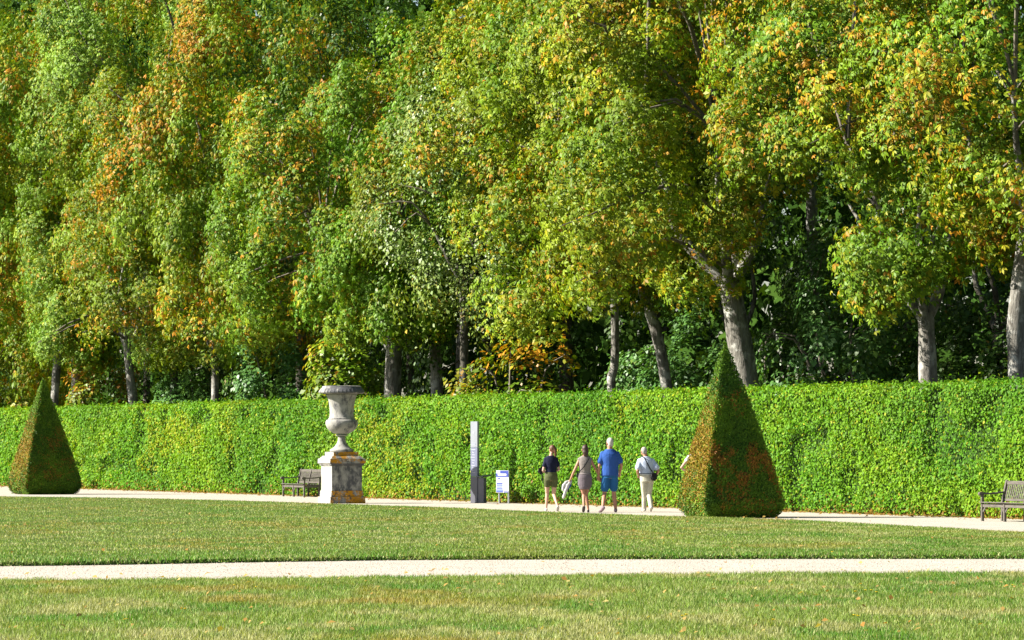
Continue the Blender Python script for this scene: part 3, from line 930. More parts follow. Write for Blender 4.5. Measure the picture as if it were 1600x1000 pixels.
# ------------------------------------------------------------------ yew pyramids
def pyramid(label, px, py_front, width_px, height, rz, orange, seed, tipoff=(0, 0), group='clipped yew pyramids'):
    rng = np.random.default_rng(seed)
    d = row2dist(py_front)
    k = width_px / F * d
    loc_a = math.atan((px - 800) / F)
    w = k / (abs(math.sin(rz + loc_a)) + math.cos(rz + loc_a)) 
    half = w / 2
    dist = d + half * (abs(math.sin(rz)) + math.cos(rz)) * .9
    root = empty('yew_pyramid', ((px - 800) / F * dist, dist, 0), rz, label, 'topiary', group)
    H = height
    def hw(z):
        t = np.clip(z / H, 0, 1)
        base = half * (1 - np.clip((z - .38) / (H - .38), 0, 1)) + .012 + .04 * np.sin(np.pi * t)
        return base - half * .17 * np.clip(1 - z / .30, 0, 1) ** 1.6
    # core
    bm = bmesh.new()
    zs = [0, .12, .25, .38] + [.38 + (H - .38) * i / 14 for i in range(1, 15)]
    rings = []
    for z in zs:
        h = max(.01, float(hw(np.array(z))) - .05)
        ox, oy = tipoff[0] * z / H, tipoff[1] * z / H
        rings.append([bm.verts.new((ox + a * h, oy + b * h, z * .985)) for a, b in ((-1, -1), (1, -1), (1, 1), (-1, 1))])
    for a, b in zip(rings, rings[1:]):
        for q in range(4):
            bm.faces.new((a[q], a[(q + 1) % 4], b[(q + 1) % 4], b[q]))
    bm.faces.new(rings[0][::-1]); bm.faces.new(rings[-1])
    bm_obj('inner_twigs', bm, M['yew_core'], root)
    # tufts: side 0 front(-y) 1 left(-x) 2 right 3 back
    n = 50000
    side = rng.choice(4, n, p=[.42, .34, .14, .10])
    t = 1 - np.sqrt(rng.uniform(0, 1, n))
    z = .02 + (H - .03) * np.clip(t * 1.0, 0, 1)
    h = hw(z)
    a = rng.uniform(-1, 1, n) * h
    N = np.array([[0, -1, .22], [-1, 0, .22], [1, 0, .22], [0, 1, .22]], dtype=float)[side]
    dirs = np.array([[1, 0, 0], [0, 1, 0], [0, 1, 0], [1, 0, 0]], dtype=float)[side]
    Nh = N.copy(); Nh[:, 2] = 0
    pos = Nh * h[:, None] + dirs * a[:, None]
    pos[:, 2] = z
    pos[:, 0] += tipoff[0] * z / H; pos[:, 1] += tipoff[1] * z / H
    lump = (fbm(pos, .5, seed) - .5) * .05 + (vnoise(pos, .12, seed + 3) - .5) * .045
    pos += Nh * (lump - rng.uniform(0, 1, n) ** 2 * .06)[:, None]
    N = nrmz(N) * .9 + rng.normal(0, .36, (n, 3))
    tip = rng.normal(0, .45, (n, 3)) + nrmz(Nh) * .3 + UP * .5
    nrm_ = np.cross(tip, rng.normal(0, 1, (n, 3))) * .35 + N
    g = lerp(np.tile((.032, .090, .006), (n, 1)), np.tile((.115, .215, .008), (n, 1)), np.clip(fbm(pos, .5, seed + 5) * 1.6 - .3 + rng.normal(0, .2, n), 0, 1))
    zz = z / H
    patch = fbm(pos * np.array([1, 1, .75]), .5, seed + 9)
    band = np.exp(-((zz - .33) / .22) ** 2)
    o = orange[0] * (side == 0) * sstep(.41, .57, patch) * band + orange[1] * (side == 1) * sstep(.22, .48, patch + .12) * np.exp(-((zz - .38) / .26) ** 2) + .25 * sstep(.62, .7, patch)
    oc = lerp(np.tile((.27, .14, .010), (n, 1)), np.tile((.27, .085, .018), (n, 1)), rng.uniform(0, 1, n))
    oc = lerp(oc, np.tile((.21, .20, .010), (n, 1)), .9 * (side == 1) * rng.uniform(0, 1, n))
    c = lerp(g, oc, (rng.uniform(0, 1, n) < o) * .9)
    c *= rng.uniform(.65, 1.3, (n, 1))
    tmpl = simple_leaf(.22, .05)
    v, f = leaves_geo(pos, tip, nrm_, rng.uniform(.04, .072, n), tmpl)
    np_mesh('foliage', v, f, M['needle'], root, col=np.repeat(c, 4, 0))
    return root
pyramid('large rust patched yew pyramid between the walking people and the right bench', 1142, 810, 166, 4.0, R(17), (.85, .95), 71, (-.16, -.05))
pyramid('smaller dark green yew pyramid near the left edge', 70, 773, 114, 3.86, R(25), (.12, .9), 83, (-.06, 0))

# ------------------------------------------------------------------ urn and pedestal
PZ = R(22)
def urn():
    g = G(535, 787)
    dist = g.y + .62
    X = (534 - 800) / F * dist
    ped = empty('stone_pedestal', (X, dist, 0), PZ, 'square lichen stained stone pedestal beneath the urn', 'pedestal')
    def block(name, z0, z1, w0, w1, mat, bev=.015):
        bm = bmesh.new()
        vs_ = []
        for z, w in ((z0, w0), (z1, w1)):
            vs_.append([bm.verts.new((a * w / 2, b * w / 2, z)) for a, b in ((-1, -1), (1, -1), (1, 1), (-1, 1))])
        for q in range(4):
            bm.faces.new((vs_[0][q], vs_[0][(q + 1) % 4], vs_[1][(q + 1) % 4], vs_[1][q]))
        bm.faces.new(vs_[0][::-1]); bm.faces.new(vs_[1])
        bmesh.ops.subdivide_edges(bm, edges=bm.edges[:], cuts=3, use_grid_fill=True)
        for v in bm.verts:
            v.co += Vector((random.uniform(-1, 1), random.uniform(-1, 1), random.uniform(-.4, .4))) * .004
        return bm_obj(name, bm, mat, ped)
    random.seed(4)
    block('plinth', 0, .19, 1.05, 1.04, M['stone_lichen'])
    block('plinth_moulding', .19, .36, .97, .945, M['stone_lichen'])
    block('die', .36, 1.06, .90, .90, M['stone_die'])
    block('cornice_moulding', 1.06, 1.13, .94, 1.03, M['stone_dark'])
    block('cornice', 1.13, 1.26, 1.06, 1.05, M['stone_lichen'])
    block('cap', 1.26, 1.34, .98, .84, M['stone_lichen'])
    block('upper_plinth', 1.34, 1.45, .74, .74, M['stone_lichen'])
    u = empty('stone_urn', (X, dist, 1.45), PZ, 'large white stone garden urn standing on the pedestal', 'urn')
    base = [(.33, 0), (.335, .05), (.32, .075), (.27, .10), (.20, .16), (.145, .23), (.115, .31), (.105, .39), (.11, .44)]
    bm = bmesh.new(); box(bm, (0, 0, .0), (.62, .62, .01)); bm.free()
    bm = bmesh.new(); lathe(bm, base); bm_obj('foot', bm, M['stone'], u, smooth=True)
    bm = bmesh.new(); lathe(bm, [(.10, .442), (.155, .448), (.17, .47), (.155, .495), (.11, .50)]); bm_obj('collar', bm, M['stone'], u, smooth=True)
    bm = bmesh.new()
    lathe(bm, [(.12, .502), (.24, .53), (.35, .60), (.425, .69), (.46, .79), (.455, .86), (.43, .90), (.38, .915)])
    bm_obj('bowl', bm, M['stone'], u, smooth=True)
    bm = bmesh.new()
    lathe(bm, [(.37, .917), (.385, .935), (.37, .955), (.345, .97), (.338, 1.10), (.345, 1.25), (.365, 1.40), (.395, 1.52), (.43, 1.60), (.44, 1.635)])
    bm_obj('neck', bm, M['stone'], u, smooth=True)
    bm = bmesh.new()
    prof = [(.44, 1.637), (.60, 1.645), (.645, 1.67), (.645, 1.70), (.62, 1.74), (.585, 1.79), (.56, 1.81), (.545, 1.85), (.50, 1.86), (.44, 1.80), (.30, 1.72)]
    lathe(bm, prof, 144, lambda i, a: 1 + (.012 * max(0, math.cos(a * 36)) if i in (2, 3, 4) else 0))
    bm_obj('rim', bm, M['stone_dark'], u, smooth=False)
urn()

# ------------------------------------------------------------------ benches
def bench_proto():
    root = empty('garden_bench', (0, 0, 0), 0)
    L = 2.0; D = .50; SH = .41
    xs = (-L / 2, 0, L / 2)
    W = M['wood']
    def bar(name, p0, p1, a, b, par=root, bev=.006):
        p0, p1 = Vector(p0), Vector(p1)
        d = p1 - p0
        q = d.to_track_quat('X', 'Z').to_matrix().to_4x4()
        return box_obj(name, (p0 + p1) / 2, (d.length, a, b), W, par, q, bev)
    for x in xs:                                                       # front legs
        top = .60 if x else SH - .005
        bar('leg', (x, 0, 0), (x, 0, top), .06, .06)
    for x in xs:                                                       # rear legs run up into the back posts
        bm = bmesh.new()
        pr = [(D - .02, 0), (D + .04, 0), (D + .045, .42), (D + .16, .90), (D + .135, .925), (D + .10, .90), (D - .015, .42)]
        a = [bm.verts.new((x - .03, y, z)) for y, z in pr]; b = [bm.verts.new((x + .03, y, z)) for y, z in pr]
        for k in range(len(pr)):
            bm.faces.new((a[k], a[(k + 1) % len(pr)], b[(k + 1) % len(pr)], b[k]))
        bm.faces.new(a[::-1]); bm.faces.new(b)
        bm_obj('back_leg', bm, W, root, bevel=.004)
    for x0, x1 in ((xs[0] + .032, -.032), (.032, xs[2] - .032)):       # front aprons and knee braces
        bar('apron', (x0, 0, SH - .055), (x1, 0, SH - .055), .03, .085)
        bar('brace', (x0, 0, SH - .20), (x0 + .10, 0, SH - .10), .025, .045)
        bar('brace', (x1, 0, SH - .20), (x1 - .10, 0, SH - .10), .025, .045)
    for x in (xs[0], xs[2]):
        bar('side_rail', (x, .032, SH - .06), (x, D - .022, SH - .06), .035, .08)
        # arm: a curved bar rolling over at the front
        bm = bmesh.new()
        pr = [(-.09, .58), (-.10, .61), (-.08, .645), (-.03, .655), (.10, .63), (.30, .635), (D + .055, .665), (D + .055, .63), (.30, .60), (.10, .595), (-.02, .60), (-.05, .575)]
        a = [bm.verts.new((x - .035, y, z)) for y, z in pr]; b = [bm.verts.new((x + .035, y, z)) for y, z in pr]
        for k in range(len(pr)):
            bm.faces.new((a[k], a[(k + 1) % len(pr)], b[(k + 1) % len(pr)], b[k]))
        bm.faces.new(a[::-1]); bm.faces.new(b)
        bm_obj('armrest', bm, W, root)
    for i in range(6):                                                 # seat slats
        y = -.035 + .095 * i
        bar('seat_slat', (-L / 2 - .03, y, SH + .012 - .004 * i), (L / 2 + .03, y, SH + .012 - .004 * i), .078, .022)
    def back(z): return D + .02 + (z - .42) * .245
    bar('top_rail', (-L / 2 + .032, back(.86), .855), (L / 2 - .032, back(.86), .855), .04, .085)
    bar('lower_rail', (-L / 2 + .032, back(.48), .475), (L / 2 - .032, back(.48), .475), .04, .06)
    for half in (0, 1):
        for i in range(11):
            x = -L / 2 + .09 + half * (L / 2) + i * (L / 2 - .17) / 10
            bar('back_slat', (x, back(.50), .507), (x, back(.81), .811), .045, .016)
    return root
def copy_tree(o, parent=None):
    c = o.copy(); COL.objects.link(c)
    if parent is not None: c.parent = parent
    for chd in o.children:
        copy_tree(chd, c)
    return c
b1 = bench_proto()
b1.location = G(459, 776.3); b1.rotation_euler = (0, 0, RZ); b1.scale = (.97, .97, .97)
tag(b1, 'weathered grey teak bench beside the stone pedestal', 'bench', 'teak benches along the hedge')
b2 = copy_tree(b1)
b2.location = G(1570, 815.5); b2.rotation_euler = (0, 0, RZ)
tag(b2, 'weathered grey teak bench cut off by the right edge of the picture', 'bench', 'teak benches along the hedge')

# ------------------------------------------------------------------ pillar, lectern and notice board
M['anth'] = plain_mat('anthracite_metal', (.075, .075, .092), .5, .08, 3, .4, 0, metal=.0)
M['silver'] = plain_mat('brushed_metal', (.24, .255, .29), .45, .06, 4, .5, 0, metal=.3)
M['lilac'] = plain_mat('grey_lilac_panel', (.125, .135, .195), .5, .06, 4, .4, 0)
M['white'] = plain_mat('white_print', (.44, .45, .50), .5, .03, 4, .4, 0)
M['blue'] = plain_mat('blue_print', (.02, .035, .20), .5, .06, 4, .4, 0)
M['paleblue'] = plain_mat('pale_blue_print', (.10, .14, .33), .5, .06, 4, .4, 0)
M['greyink'] = plain_mat('grey_ink', (.25, .27, .33), .6, .06, 4, .3, 0)
M['post'] = plain_mat('galvanised_post', (.32, .34, .36), .45, .1, 6, .5, 0, metal=.4)
NA = R(57)   # boards face the path, turned this far left of the viewer
def rz_for(normal_x, normal_y):      # local -y is the face
    return math.atan2(normal_x, -normal_y)
SRZ = rz_for(-math.sin(NA), -math.cos(NA))
def pillar():
    g = G(742, 786)
    r = empty('information_pillar', g, SRZ, 'slim tall metal pillar with vertical lettering and a lectern wing', 'sign')
    W = .36; T = .07
    box_obj('base_panel', (0, 0, .375), (W, T, .75), M['anth'], r)
    lp = box_obj('lettered_panel', (0, 0, 1.165), (W, T, .822), M['lilac'], r)
    tpn = box_obj('top_panel', (0, 0, 1.945), (W, T, .73), M['silver'], r)
    y = -T / 2 - .002
    rnd = random.Random(8)
    z = .86
    while z < 1.52:                                    # pale letters stacked up the shaft
        hgt = rnd.choice((.022, .03, .04)); wd = rnd.choice((.10, .16, .2))
        box_obj('letter', (-.02 + rnd.uniform(-.03, .03), y, z), (wd, .003, .010), M['white'], lp, bevel=0)
        box_obj('letter', (-.02 - wd / 2 + .008, y, z + hgt / 2), (.012, .003, hgt), M['white'], lp, bevel=0)
        z += hgt + rnd.uniform(.03, .055)
    for zz, wd in ((1.61, .22), (1.66, .24), (1.70, .22)):
        box_obj('letter', (-.02, y, zz), (wd, .003, .014), M['greyink'], tpn, bevel=0)
    box_obj('letter', (.09, y, 1.655), (.014, .003, .09), M['greyink'], tpn, bevel=0)
    box_obj('emblem', (-.02, y, 2.0), (.07, .003, .05), M['greyink'], tpn, bevel=0)
    # lectern
    ls = box_obj('lectern_stem', (W / 2 + .16, .03, .36), (.30, .10, .72), M['anth'], r)
    rot = Matrix.Rotation(R(8), 4, 'X')
    box_obj('lectern_plate', (W / 2 + .13, .10, .765), (.36, .32, .03), M['anth'], ls, rot)
pillar()
def notice():
    g = G(787.5, 787)
    r = empty('notice_board', g, SRZ, 'white and blue notice board on two short metal posts', 'sign')
    W = .64
    for x in (-.24, .24):
        bm = bmesh.new()
        tube(bm, [(x, 0, 0), (x, 0, .90)], [.026, .026], 12)
        bm_obj('post', bm, M['post'], r, smooth=True)
    pan = box_obj('panel', (0, -.045, .62), (W, .025, .62), M['white'], r, bevel=.004)
    y = -.06
    def pr(name, x, z, w, h, m, dy=0): box_obj(name, (x, y - dy, z), (w, .003, h), M[m], pan, bevel=0)
    pr('header', .10, .885, .42, .075, 'blue'); pr('header', 0, .80, W, .10, 'blue', .001)
    pr('title', 0, .815, .44, .055, 'white', .0045); pr('title_line', 0, .815, .36, .012, 'paleblue', .0075)
    pr('print', -.16, .715, .14, .03, 'blue'); pr('print', -.17, .685, .12, .015, 'paleblue')
    pr('print', -.17, .635, .18, .016, 'paleblue'); pr('print', .0, .65, .05, .03, 'greyink')
    pr('print', -.13, .57, .30, .035, 'blue')
    pr('print', -.13, .52, .30, .045, 'paleblue'); pr('print', -.13, .482, .30, .012, 'blue')
    pr('print', -.13, .447, .30, .030, 'paleblue'); pr('print', -.13, .42, .30, .014, 'blue')
    pr('print', -.13, .375, .34, .055, 'paleblue'); pr('print', -.13, .335, .34, .025, 'blue')
    pr('print', .20, .335, .22, .03, 'blue'); pr('print', .12, .46, .05, .015, 'paleblue')
notice()

# ------------------------------------------------------------------ people
def fab(name, c, rough=.85, var=.12):
    return plain_mat(name, c, rough, var, 7, .15, .5, 16, .018)
M['skin'] = plain_mat('skin', (.38, .195, .12), .55, .08, 12, .35, 0)
M['skin_pale'] = plain_mat('pale_skin', (.50, .30, .21), .55, .08, 12, .35, 0)
M['skin_tan'] = plain_mat('tanned_skin', (.42, .20, .115), .55, .08, 12, .35, 0)
M['navy'] = fab('navy_cotton', (.012, .014, .035))
M['olive'] = fab('olive_cotton', (.085, .095, .04))
M['taupe'] = fab('taupe_jersey', (.22, .19, .175))
M['mauve'] = fab('mauve_jersey', (.135, .112, .125))
M['shirtblue'] = fab('blue_linen', (.03, .085, .30))
M['shortblue'] = fab('blue_denim', (.02, .10, .25))
M['paleshirt'] = fab('pale_blue_cotton', (.44, .50, .62))
M['cream'] = fab('cream_cotton', (.46, .435, .34))
M['whitec'] = fab('white_cotton', (.55, .53, .52))
M['black'] = fab('black_nylon', (.012, .012, .015), .6)
M['hair_br'] = plain_mat('auburn_hair', (.11, .045, .02), .5, .4, 30, .4, .6, 70, .01)
M['hair_dk'] = plain_mat('dark_brown_hair', (.05, .026, .018), .5, .4, 30, .4, .6, 70, .01)
M['hair_gr'] = plain_mat('grey_hair', (.30, .285, .265), .6, .25, 30, .3, .6, 70, .01)
M['hair_wh'] = plain_mat('white_hair', (.44, .415, .38), .6, .2, 30, .3, .6, 70, .01)
M['sole'] = plain_mat('pale_shoe', (.42, .40, .37), .7, .15, 12)
M['trainer'] = plain_mat('grey_pink_trainer', (.22, .16, .18), .7, .35, 14)
M['sandal'] = plain_mat('dark_sandal', (.04, .03, .03), .6, .2, 12)

def remesh(bm, name, mat, parent, voxel=.012, smooth=6, dec=1.0):
    bmesh.ops.recalc_face_normals(bm, faces=bm.faces)
    me = bpy.data.meshes.new(name + '_raw'); bm.to_mesh(me); bm.free()
    o = bpy.data.objects.new(name + '_raw', me); COL.objects.link(o)
    m = o.modifiers.new('r', 'REMESH'); m.mode = 'VOXEL'; m.voxel_size = voxel; m.adaptivity = 0
    if smooth:
        s = o.modifiers.new('s', 'SMOOTH'); s.factor = .5; s.iterations = smooth
    if dec < 1:
        d = o.modifiers.new('d', 'DECIMATE'); d.ratio = dec
    dg = bpy.context.evaluated_depsgraph_get()
    me2 = bpy.data.meshes.new_from_object(o.evaluated_get(dg))
    bpy.data.objects.remove(o); bpy.data.meshes.remove(me)
    me2.name = name
    for p in me2.polygons: p.use_smooth = True
    return link_mesh(name, me2, mat, parent)

def hand(bm, wrist, d, curl, side, s=1.0):
    """palm and five bent fingers from the wrist along d; curl is the direction the fingers bend towards"""
    d = Vector(d).normalized(); c = Vector(curl); c = (c - d * c.dot(d)).normalized()
    w = d.cross(c).normalized() * side
    tube(bm, [wrist, wrist + d * .045 * s, wrist + d * .085 * s], [.024 * s, .034 * s, .036 * s], 10, .6)
    for i, ln in enumerate((.068, .078, .073, .056)):
        b = wrist + d * .085 * s + w * (-.033 + .022 * i) * s
        k1 = b + (d * .9 + c * .3 + w * (-.12 + .08 * i)).normalized() * ln * .5 * s
        k2 = k1 + (d * .6 + c * .8).normalized() * ln * .38 * s
        k3 = k2 + (d * .1 + c).normalized() * ln * .28 * s
        tube(bm, [b - d * .015 * s, k1, k2, k3], [.0095 * s, .0092 * s, .0086 * s, .0075 * s], 7)
    t0 = wrist + d * .03 * s - w * .028 * s
    t1 = t0 + (d * .6 - w * .75 + c * .25).normalized() * .038 * s
    t2 = t1 + (d * .85 - w * .1 + c * .45).normalized() * .032 * s
    tube(bm, [t0, t1, t2], [.013 * s, .0105 * s, .009 * s], 7)

def person(label, px, py, H, rz, cfg):
    g = G(px, py)
    root = empty('person', g, rz, label, 'person', cfg.get('group', 'people strolling on the gravel walk'))
    k = H / 1.72
    fem = cfg.get('fem', False)
    V = lambda p: Vector(p)
    sw = (.165 if fem else .195) * k * cfg.get('wide', 1)
    hx = cfg.get('hx', 0.0)                      # head shift
    zs = 1.43 * k                               # shoulder height
    lean = cfg.get('lean', (0, 0))
    # torso rings: (height, half width, half depth)
    if fem:
        T = [(.80, .10, .08), (.86, .165, .115), (.92, .172, .118), (1.0, .15, .10), (1.07, .132, .09), (1.16, .14, .10), (1.27, .158, .112), (1.36, .162, .10), (1.42, .145, .082), (1.455, .08, .06), (1.49, .048, .05), (1.56, .045, .05)]
    else:
        T = [(.80, .10, .085), (.86, .16, .115), (.93, .168, .12), (1.01, .165, .12), (1.09, .165, .118), (1.19, .18, .122), (1.30, .198, .125), (1.37, .188, .115), (1.42, .142, .092), (1.455, .088, .07), (1.50, .06, .06), (1.57, .055, .058)]
    wd = cfg.get('wide', 1)
    def ring(t, inf=0.0):
        z, a, b = t
        f = (z - .8) / .75
        return (lean[0] * f + hx * max(0, (z - 1.42)) / .3, lean[1] * f, z * k, a * k * wd + inf, b * k + inf)
    LA = cfg['larm']; RA = cfg['rarm']; LL = cfg['lleg']; RL = cfg['rleg']
    SL = V((-sw + .028 + lean[0] * .85, lean[1] * .85, zs - .055)); SR = V((sw - .028 + lean[0] * .85, lean[1] * .85, zs - .055))
    HL = V((-.094 * k, 0, .86 * k)); HR = V((.094 * k, 0, .86 * k))
    skin = M[cfg.get('skin', 'skin')]
    # ---------------- body
    bm = bmesh.new()
    loft(bm, [ring(t) for t in T])
    fm = .86 if fem else 1.0
    for sh, (el, wr, curl, sd) in ((SL, LA), (SR, RA)):
        el, wr = V(el), V(wr)
        tube(bm, [sh, sh.lerp(el, .35), el, el.lerp(wr, .3), wr], [.052 * k * fm, .05 * k * fm, .038 * k * fm, .04 * k * fm, .026 * k * fm], 10)
        hand(bm, wr, (wr - el).normalized() if cfg.get('hand_dir') is None else cfg['hand_dir'], curl, sd, k * (.92 if fem else 1.0))
    for hp, (kn, an, toe) in ((HL, LL), (HR, RL)):
        kn, an = V(kn), V(an)
        tube(bm, [hp, hp.lerp(kn, .4), kn, kn.lerp(an, .3) + V((0, -.012, 0)), an], [.088 * k, .076 * k, .052 * k, .054 * k * fm, .034 * k * fm], 12)
        td = V(toe).normalized()
        tube(bm, [an + V((0, 0, -.03 * k)) - td * .04 * k, an + V((0, 0, -.04 * k)) + td * .06 * k, an + V((0, 0, -.05 * k)) + td * .14 * k], [.034 * k, .036 * k, .028 * k], 10, .75)
    # head
    yaw = cfg.get('yaw', 0.0)
    hc = V((lean[0] + hx, lean[1] + .015, 1.625 * k))
    Ry = Matrix.Rotation(yaw, 4, 'Z')
    def hp_(x, y, z): return hc + (Ry @ V((x, y, z))) * k
    ell(bm, hp_(0, -.005, .02), (.074 * k, .092 * k, .10 * k), Ry)
    ell(bm, hp_(0, .03, -.05), (.056 * k, .06 * k, .062 * k), Ry)
    tube(bm, [hp_(0, .085, .012), hp_(0, .108, -.018)], [.008 * k, .013 * k], 8)          # nose
    tube(bm, [hp_(-.022, .083, -.055), hp_(.022, .083, -.055)], [.008 * k, .008 * k], 8)   # lips
    ell(bm, hp_(0, .075, -.088), (.022 * k, .018 * k, .016 * k), Ry)                          # chin
    for s in (-1, 1):
        ell(bm, hp_(s * .076, -.005, -.008), (.012 * k, .022 * k, .034 * k), Ry)             # ears
        ell(bm, hp_(s * .03, .078, .012), (.014 * k, .011 * k, .009 * k), Ry)                 # eyes
    remesh(bm, 'body', skin, root, .0085, 2, .25)
    # ---------------- hair
    bm = bmesh.new()
    cfg['hair'](bm, hp_, k, Ry)
    remesh(bm, 'hair', M[cfg['hairmat']], root, .012, 2)
    # ---------------- garments
    for name, mat, fn in cfg['clothes']:
        bm = bmesh.new()
        fn(bm, dict(k=k, ring=ring, T=T, SL=SL, SR=SR, LA=LA, RA=RA, LL=LL, RL=RL, HL=HL, HR=HR, V=V, fm=fm, loft=loft))
        remesh(bm, name, M[mat], root, .012, 3)
    # ---------------- shoes
    for an, toe in ((LL[1], LL[2]), (RL[1], RL[2])):
        bm = bmesh.new()
        an = V(an); td = V(toe).normalized()
        tube(bm, [an + V((0, 0, -.035 * k)) - td * .045 * k, an + V((0, 0, -.042 * k)) + td * .06 * k, an + V((0, 0, -.052 * k)) + td * .15 * k], [.042 * k, .044 * k, .034 * k], 12, .78)
        if cfg.get('highshoe'):
            tube(bm, [an + V((0, 0, -.03 * k)), an + V((0, 0, .0))], [.042 * k, .04 * k], 10)
        remesh(bm, 'shoe', M[cfg['shoe']], root, .01, 2)
    return root

def rings_between(c, z0, z1, inf, n=9, flare=0.0):
    zs = [t[0] for t in c['T']]; A = [t[1] for t in c['T']]; B = [t[2] for t in c['T']]
    out = []
    for i in range(n):
        z = z0 + (z1 - z0) * i / (n - 1)
        a, b = np.interp(z, zs, A), np.interp(z, zs, B)
        if z < .92: a, b = max(a, .168), max(b, .115)
        f = flare * (1 - i / (n - 1))
        out.append(c['ring']((z, a, b), inf + f))
    return out
def top_garment(z0, inf, sleeve, slv_inf, neck=1.47, flare=.0):
    def fn(bm, c):
        c['loft'](bm, rings_between(c, z0, neck, inf, 12, flare))
        for sh, arm in ((c['SL'], c['LA']), (c['SR'], c['RA'])):
            el = Vector(arm[0])
            ell(bm, sh, (.054 * c['k'] + inf * .6, .054 * c['k'] + inf * .6, .05 * c['k'] + inf * .5))
            if sleeve > 0:
                tube(bm, [sh, sh.lerp(el, sleeve * .5), sh.lerp(el, sleeve)], [.05 * c['k'] * c['fm'] + inf * .45, .052 * c['k'] * c['fm'] + slv_inf * .8, .052 * c['k'] * c['fm'] + slv_inf * 1.3], 12)
    return fn
def leg_garment(z1, t, inf, end_inf, full=False):
    def fn(bm, c):
        c['loft'](bm, rings_between(c, .805, z1, inf, 8))
        k = c['k']
        for hp, leg in ((c['HL'], c['LL']), (c['HR'], c['RL'])):
            kn, an = Vector(leg[0]), Vector(leg[1])
            if full:
                tube(bm, [hp, hp.lerp(kn, .5), kn, kn.lerp(an, .5), an + Vector((0, 0, -.02))], [.098 * k, .088 * k, .07 * k, .066 * k, .062 * k], 14)
            else:
                tube(bm, [hp, hp.lerp(kn, t * .5), hp.lerp(kn, t)], [.096 * k, .084 * k + inf, .076 * k + end_inf], 14)
    return fn
def skirt(z0, z1, inf):
    def fn(bm, c):
        rr = rings_between(c, z0, z1, inf, 8)
        rr[0] = (rr[0][0], rr[0][1] + .01, rr[0][2], rr[0][3] * .74, rr[0][4] * .95)
        rr[1] = (rr[1][0], rr[1][1], rr[1][2], rr[1][3] * .86, rr[1][4])
        c['loft'](bm, rr)
    return fn

# hair shapes (hp maps head coordinates)
def hair_short(bm, hp, k, Ry):
    ell(bm, hp(0, -.016, .032), (.080 * k, .094 * k, .100 * k), Ry)
    ell(bm, hp(0, -.045, -.02), (.068 * k, .055 * k, .07 * k), Ry)
def hair_thin(bm, hp, k, Ry):
    ell(bm, hp(0, -.022, .022), (.080 * k, .090 * k, .096 * k), Ry)
    ell(bm, hp(0, -.05, -.02), (.068 * k, .05 * k, .066 * k), Ry)
def hair_tied(bm, hp, k, Ry):
    ell(bm, hp(0, -.02, .028), (.086 * k, .10 * k, .104 * k), Ry)
    ell(bm, hp(.03, -.07, -.01), (.075 * k, .055 * k, .085 * k), Ry)
    tube(bm, [hp(.02, -.10, .03), hp(.055, -.115, -.05), hp(.06, -.10, -.14), hp(.05, -.085, -.20)], [.03 * k, .042 * k, .035 * k, .014 * k], 10)
def hair_bob(bm, hp, k, Ry):
    ell(bm, hp(0, -.02, .03), (.086 * k, .10 * k, .104 * k), Ry)
    tube(bm, [hp(0, -.05, .02), hp(0, -.075, -.07), hp(.005, -.07, -.16), hp(.01, -.06, -.22)], [.08 * k, .078 * k, .062 * k, .03 * k], 12, .7)

YA = (0, 1, 0)
w1 = person('woman in navy T-shirt and olive shorts, leftmost of the walkers', 861, 799, 1.62, R(6), dict(
    fem=True, skin='skin_pale', hx=.03, yaw=R(12),
    larm=((-.205, -.05, 1.00), (-.13, .17, .97), (1, 0, .2), 1), rarm=((.205, .0, 1.02), (.10, .22, 1.02), (-1, 0, .2), -1),
    lleg=((-.085, .10, .45), (-.115, .06, .075), (-.05, 1, 0)), rleg=((.075, .06, .43), (.135, -.26, .13), (.05, 1, -.5)),
    hair=hair_tied, hairmat='hair_br', shoe='sole',
    clothes=[('t_shirt', 'navy', top_garment(1.02, .014, .55, .012)), ('shorts', 'olive', leg_garment(1.06, .44, .010, .010))]))
w2 = person('woman in taupe top and mauve skirt holding hands with the man in blue', 914, 801, 1.62, R(4), dict(
    fem=True, skin='skin', yaw=R(10),
    larm=((-.255, -.02, 1.03), (-.355, .02, .80), (.6, 1, 0), 1), rarm=((.275, .01, 1.05), (.365, .06, .85), (-.5, 1, 0), -1),
    lleg=((-.03, .02, .43), (-.055, -.30, .15), (0, 1, -.6)), rleg=((.035, .14, .45), (.09, .12, .075), (.06, 1, 0)),
    hair=hair_bob, hairmat='hair_dk', shoe='sandal',
    clothes=[('top', 'taupe', top_garment(1.0, .012, .0, 0)), ('skirt', 'mauve', skirt(.60, 1.02, .018)),
             ('belt', 'taupe', lambda bm, c: c['loft'](bm, rings_between(c, .985, 1.015, .026, 4)))]))
m1 = person('tall white haired man in blue shirt and blue shorts', 953, 801, 1.79, R(4), dict(
    wide=1.0, skin='skin', yaw=R(25), hx=.0,
    larm=((-.265, -.03, 1.13), (-.268, .05, .90), (.4, 1, 0), 1), rarm=((.285, .0, 1.15), (.255, .18, .95), (-.4, 1, .2), -1),
    lleg=((-.13, .03, .47), (-.20, -.28, .14), (-.45, 1, -.5)), rleg=((.10, .07, .48), (.15, .10, .08), (.1, 1, 0)),
    hair=hair_short, hairmat='hair_wh', shoe='trainer', highshoe=True,
    clothes=[('shirt', 'shirtblue', top_garment(.86, .024, .62, .024, 1.485, .018)), ('shorts', 'shortblue', leg_garment(1.0, .72, .018, .024))]))
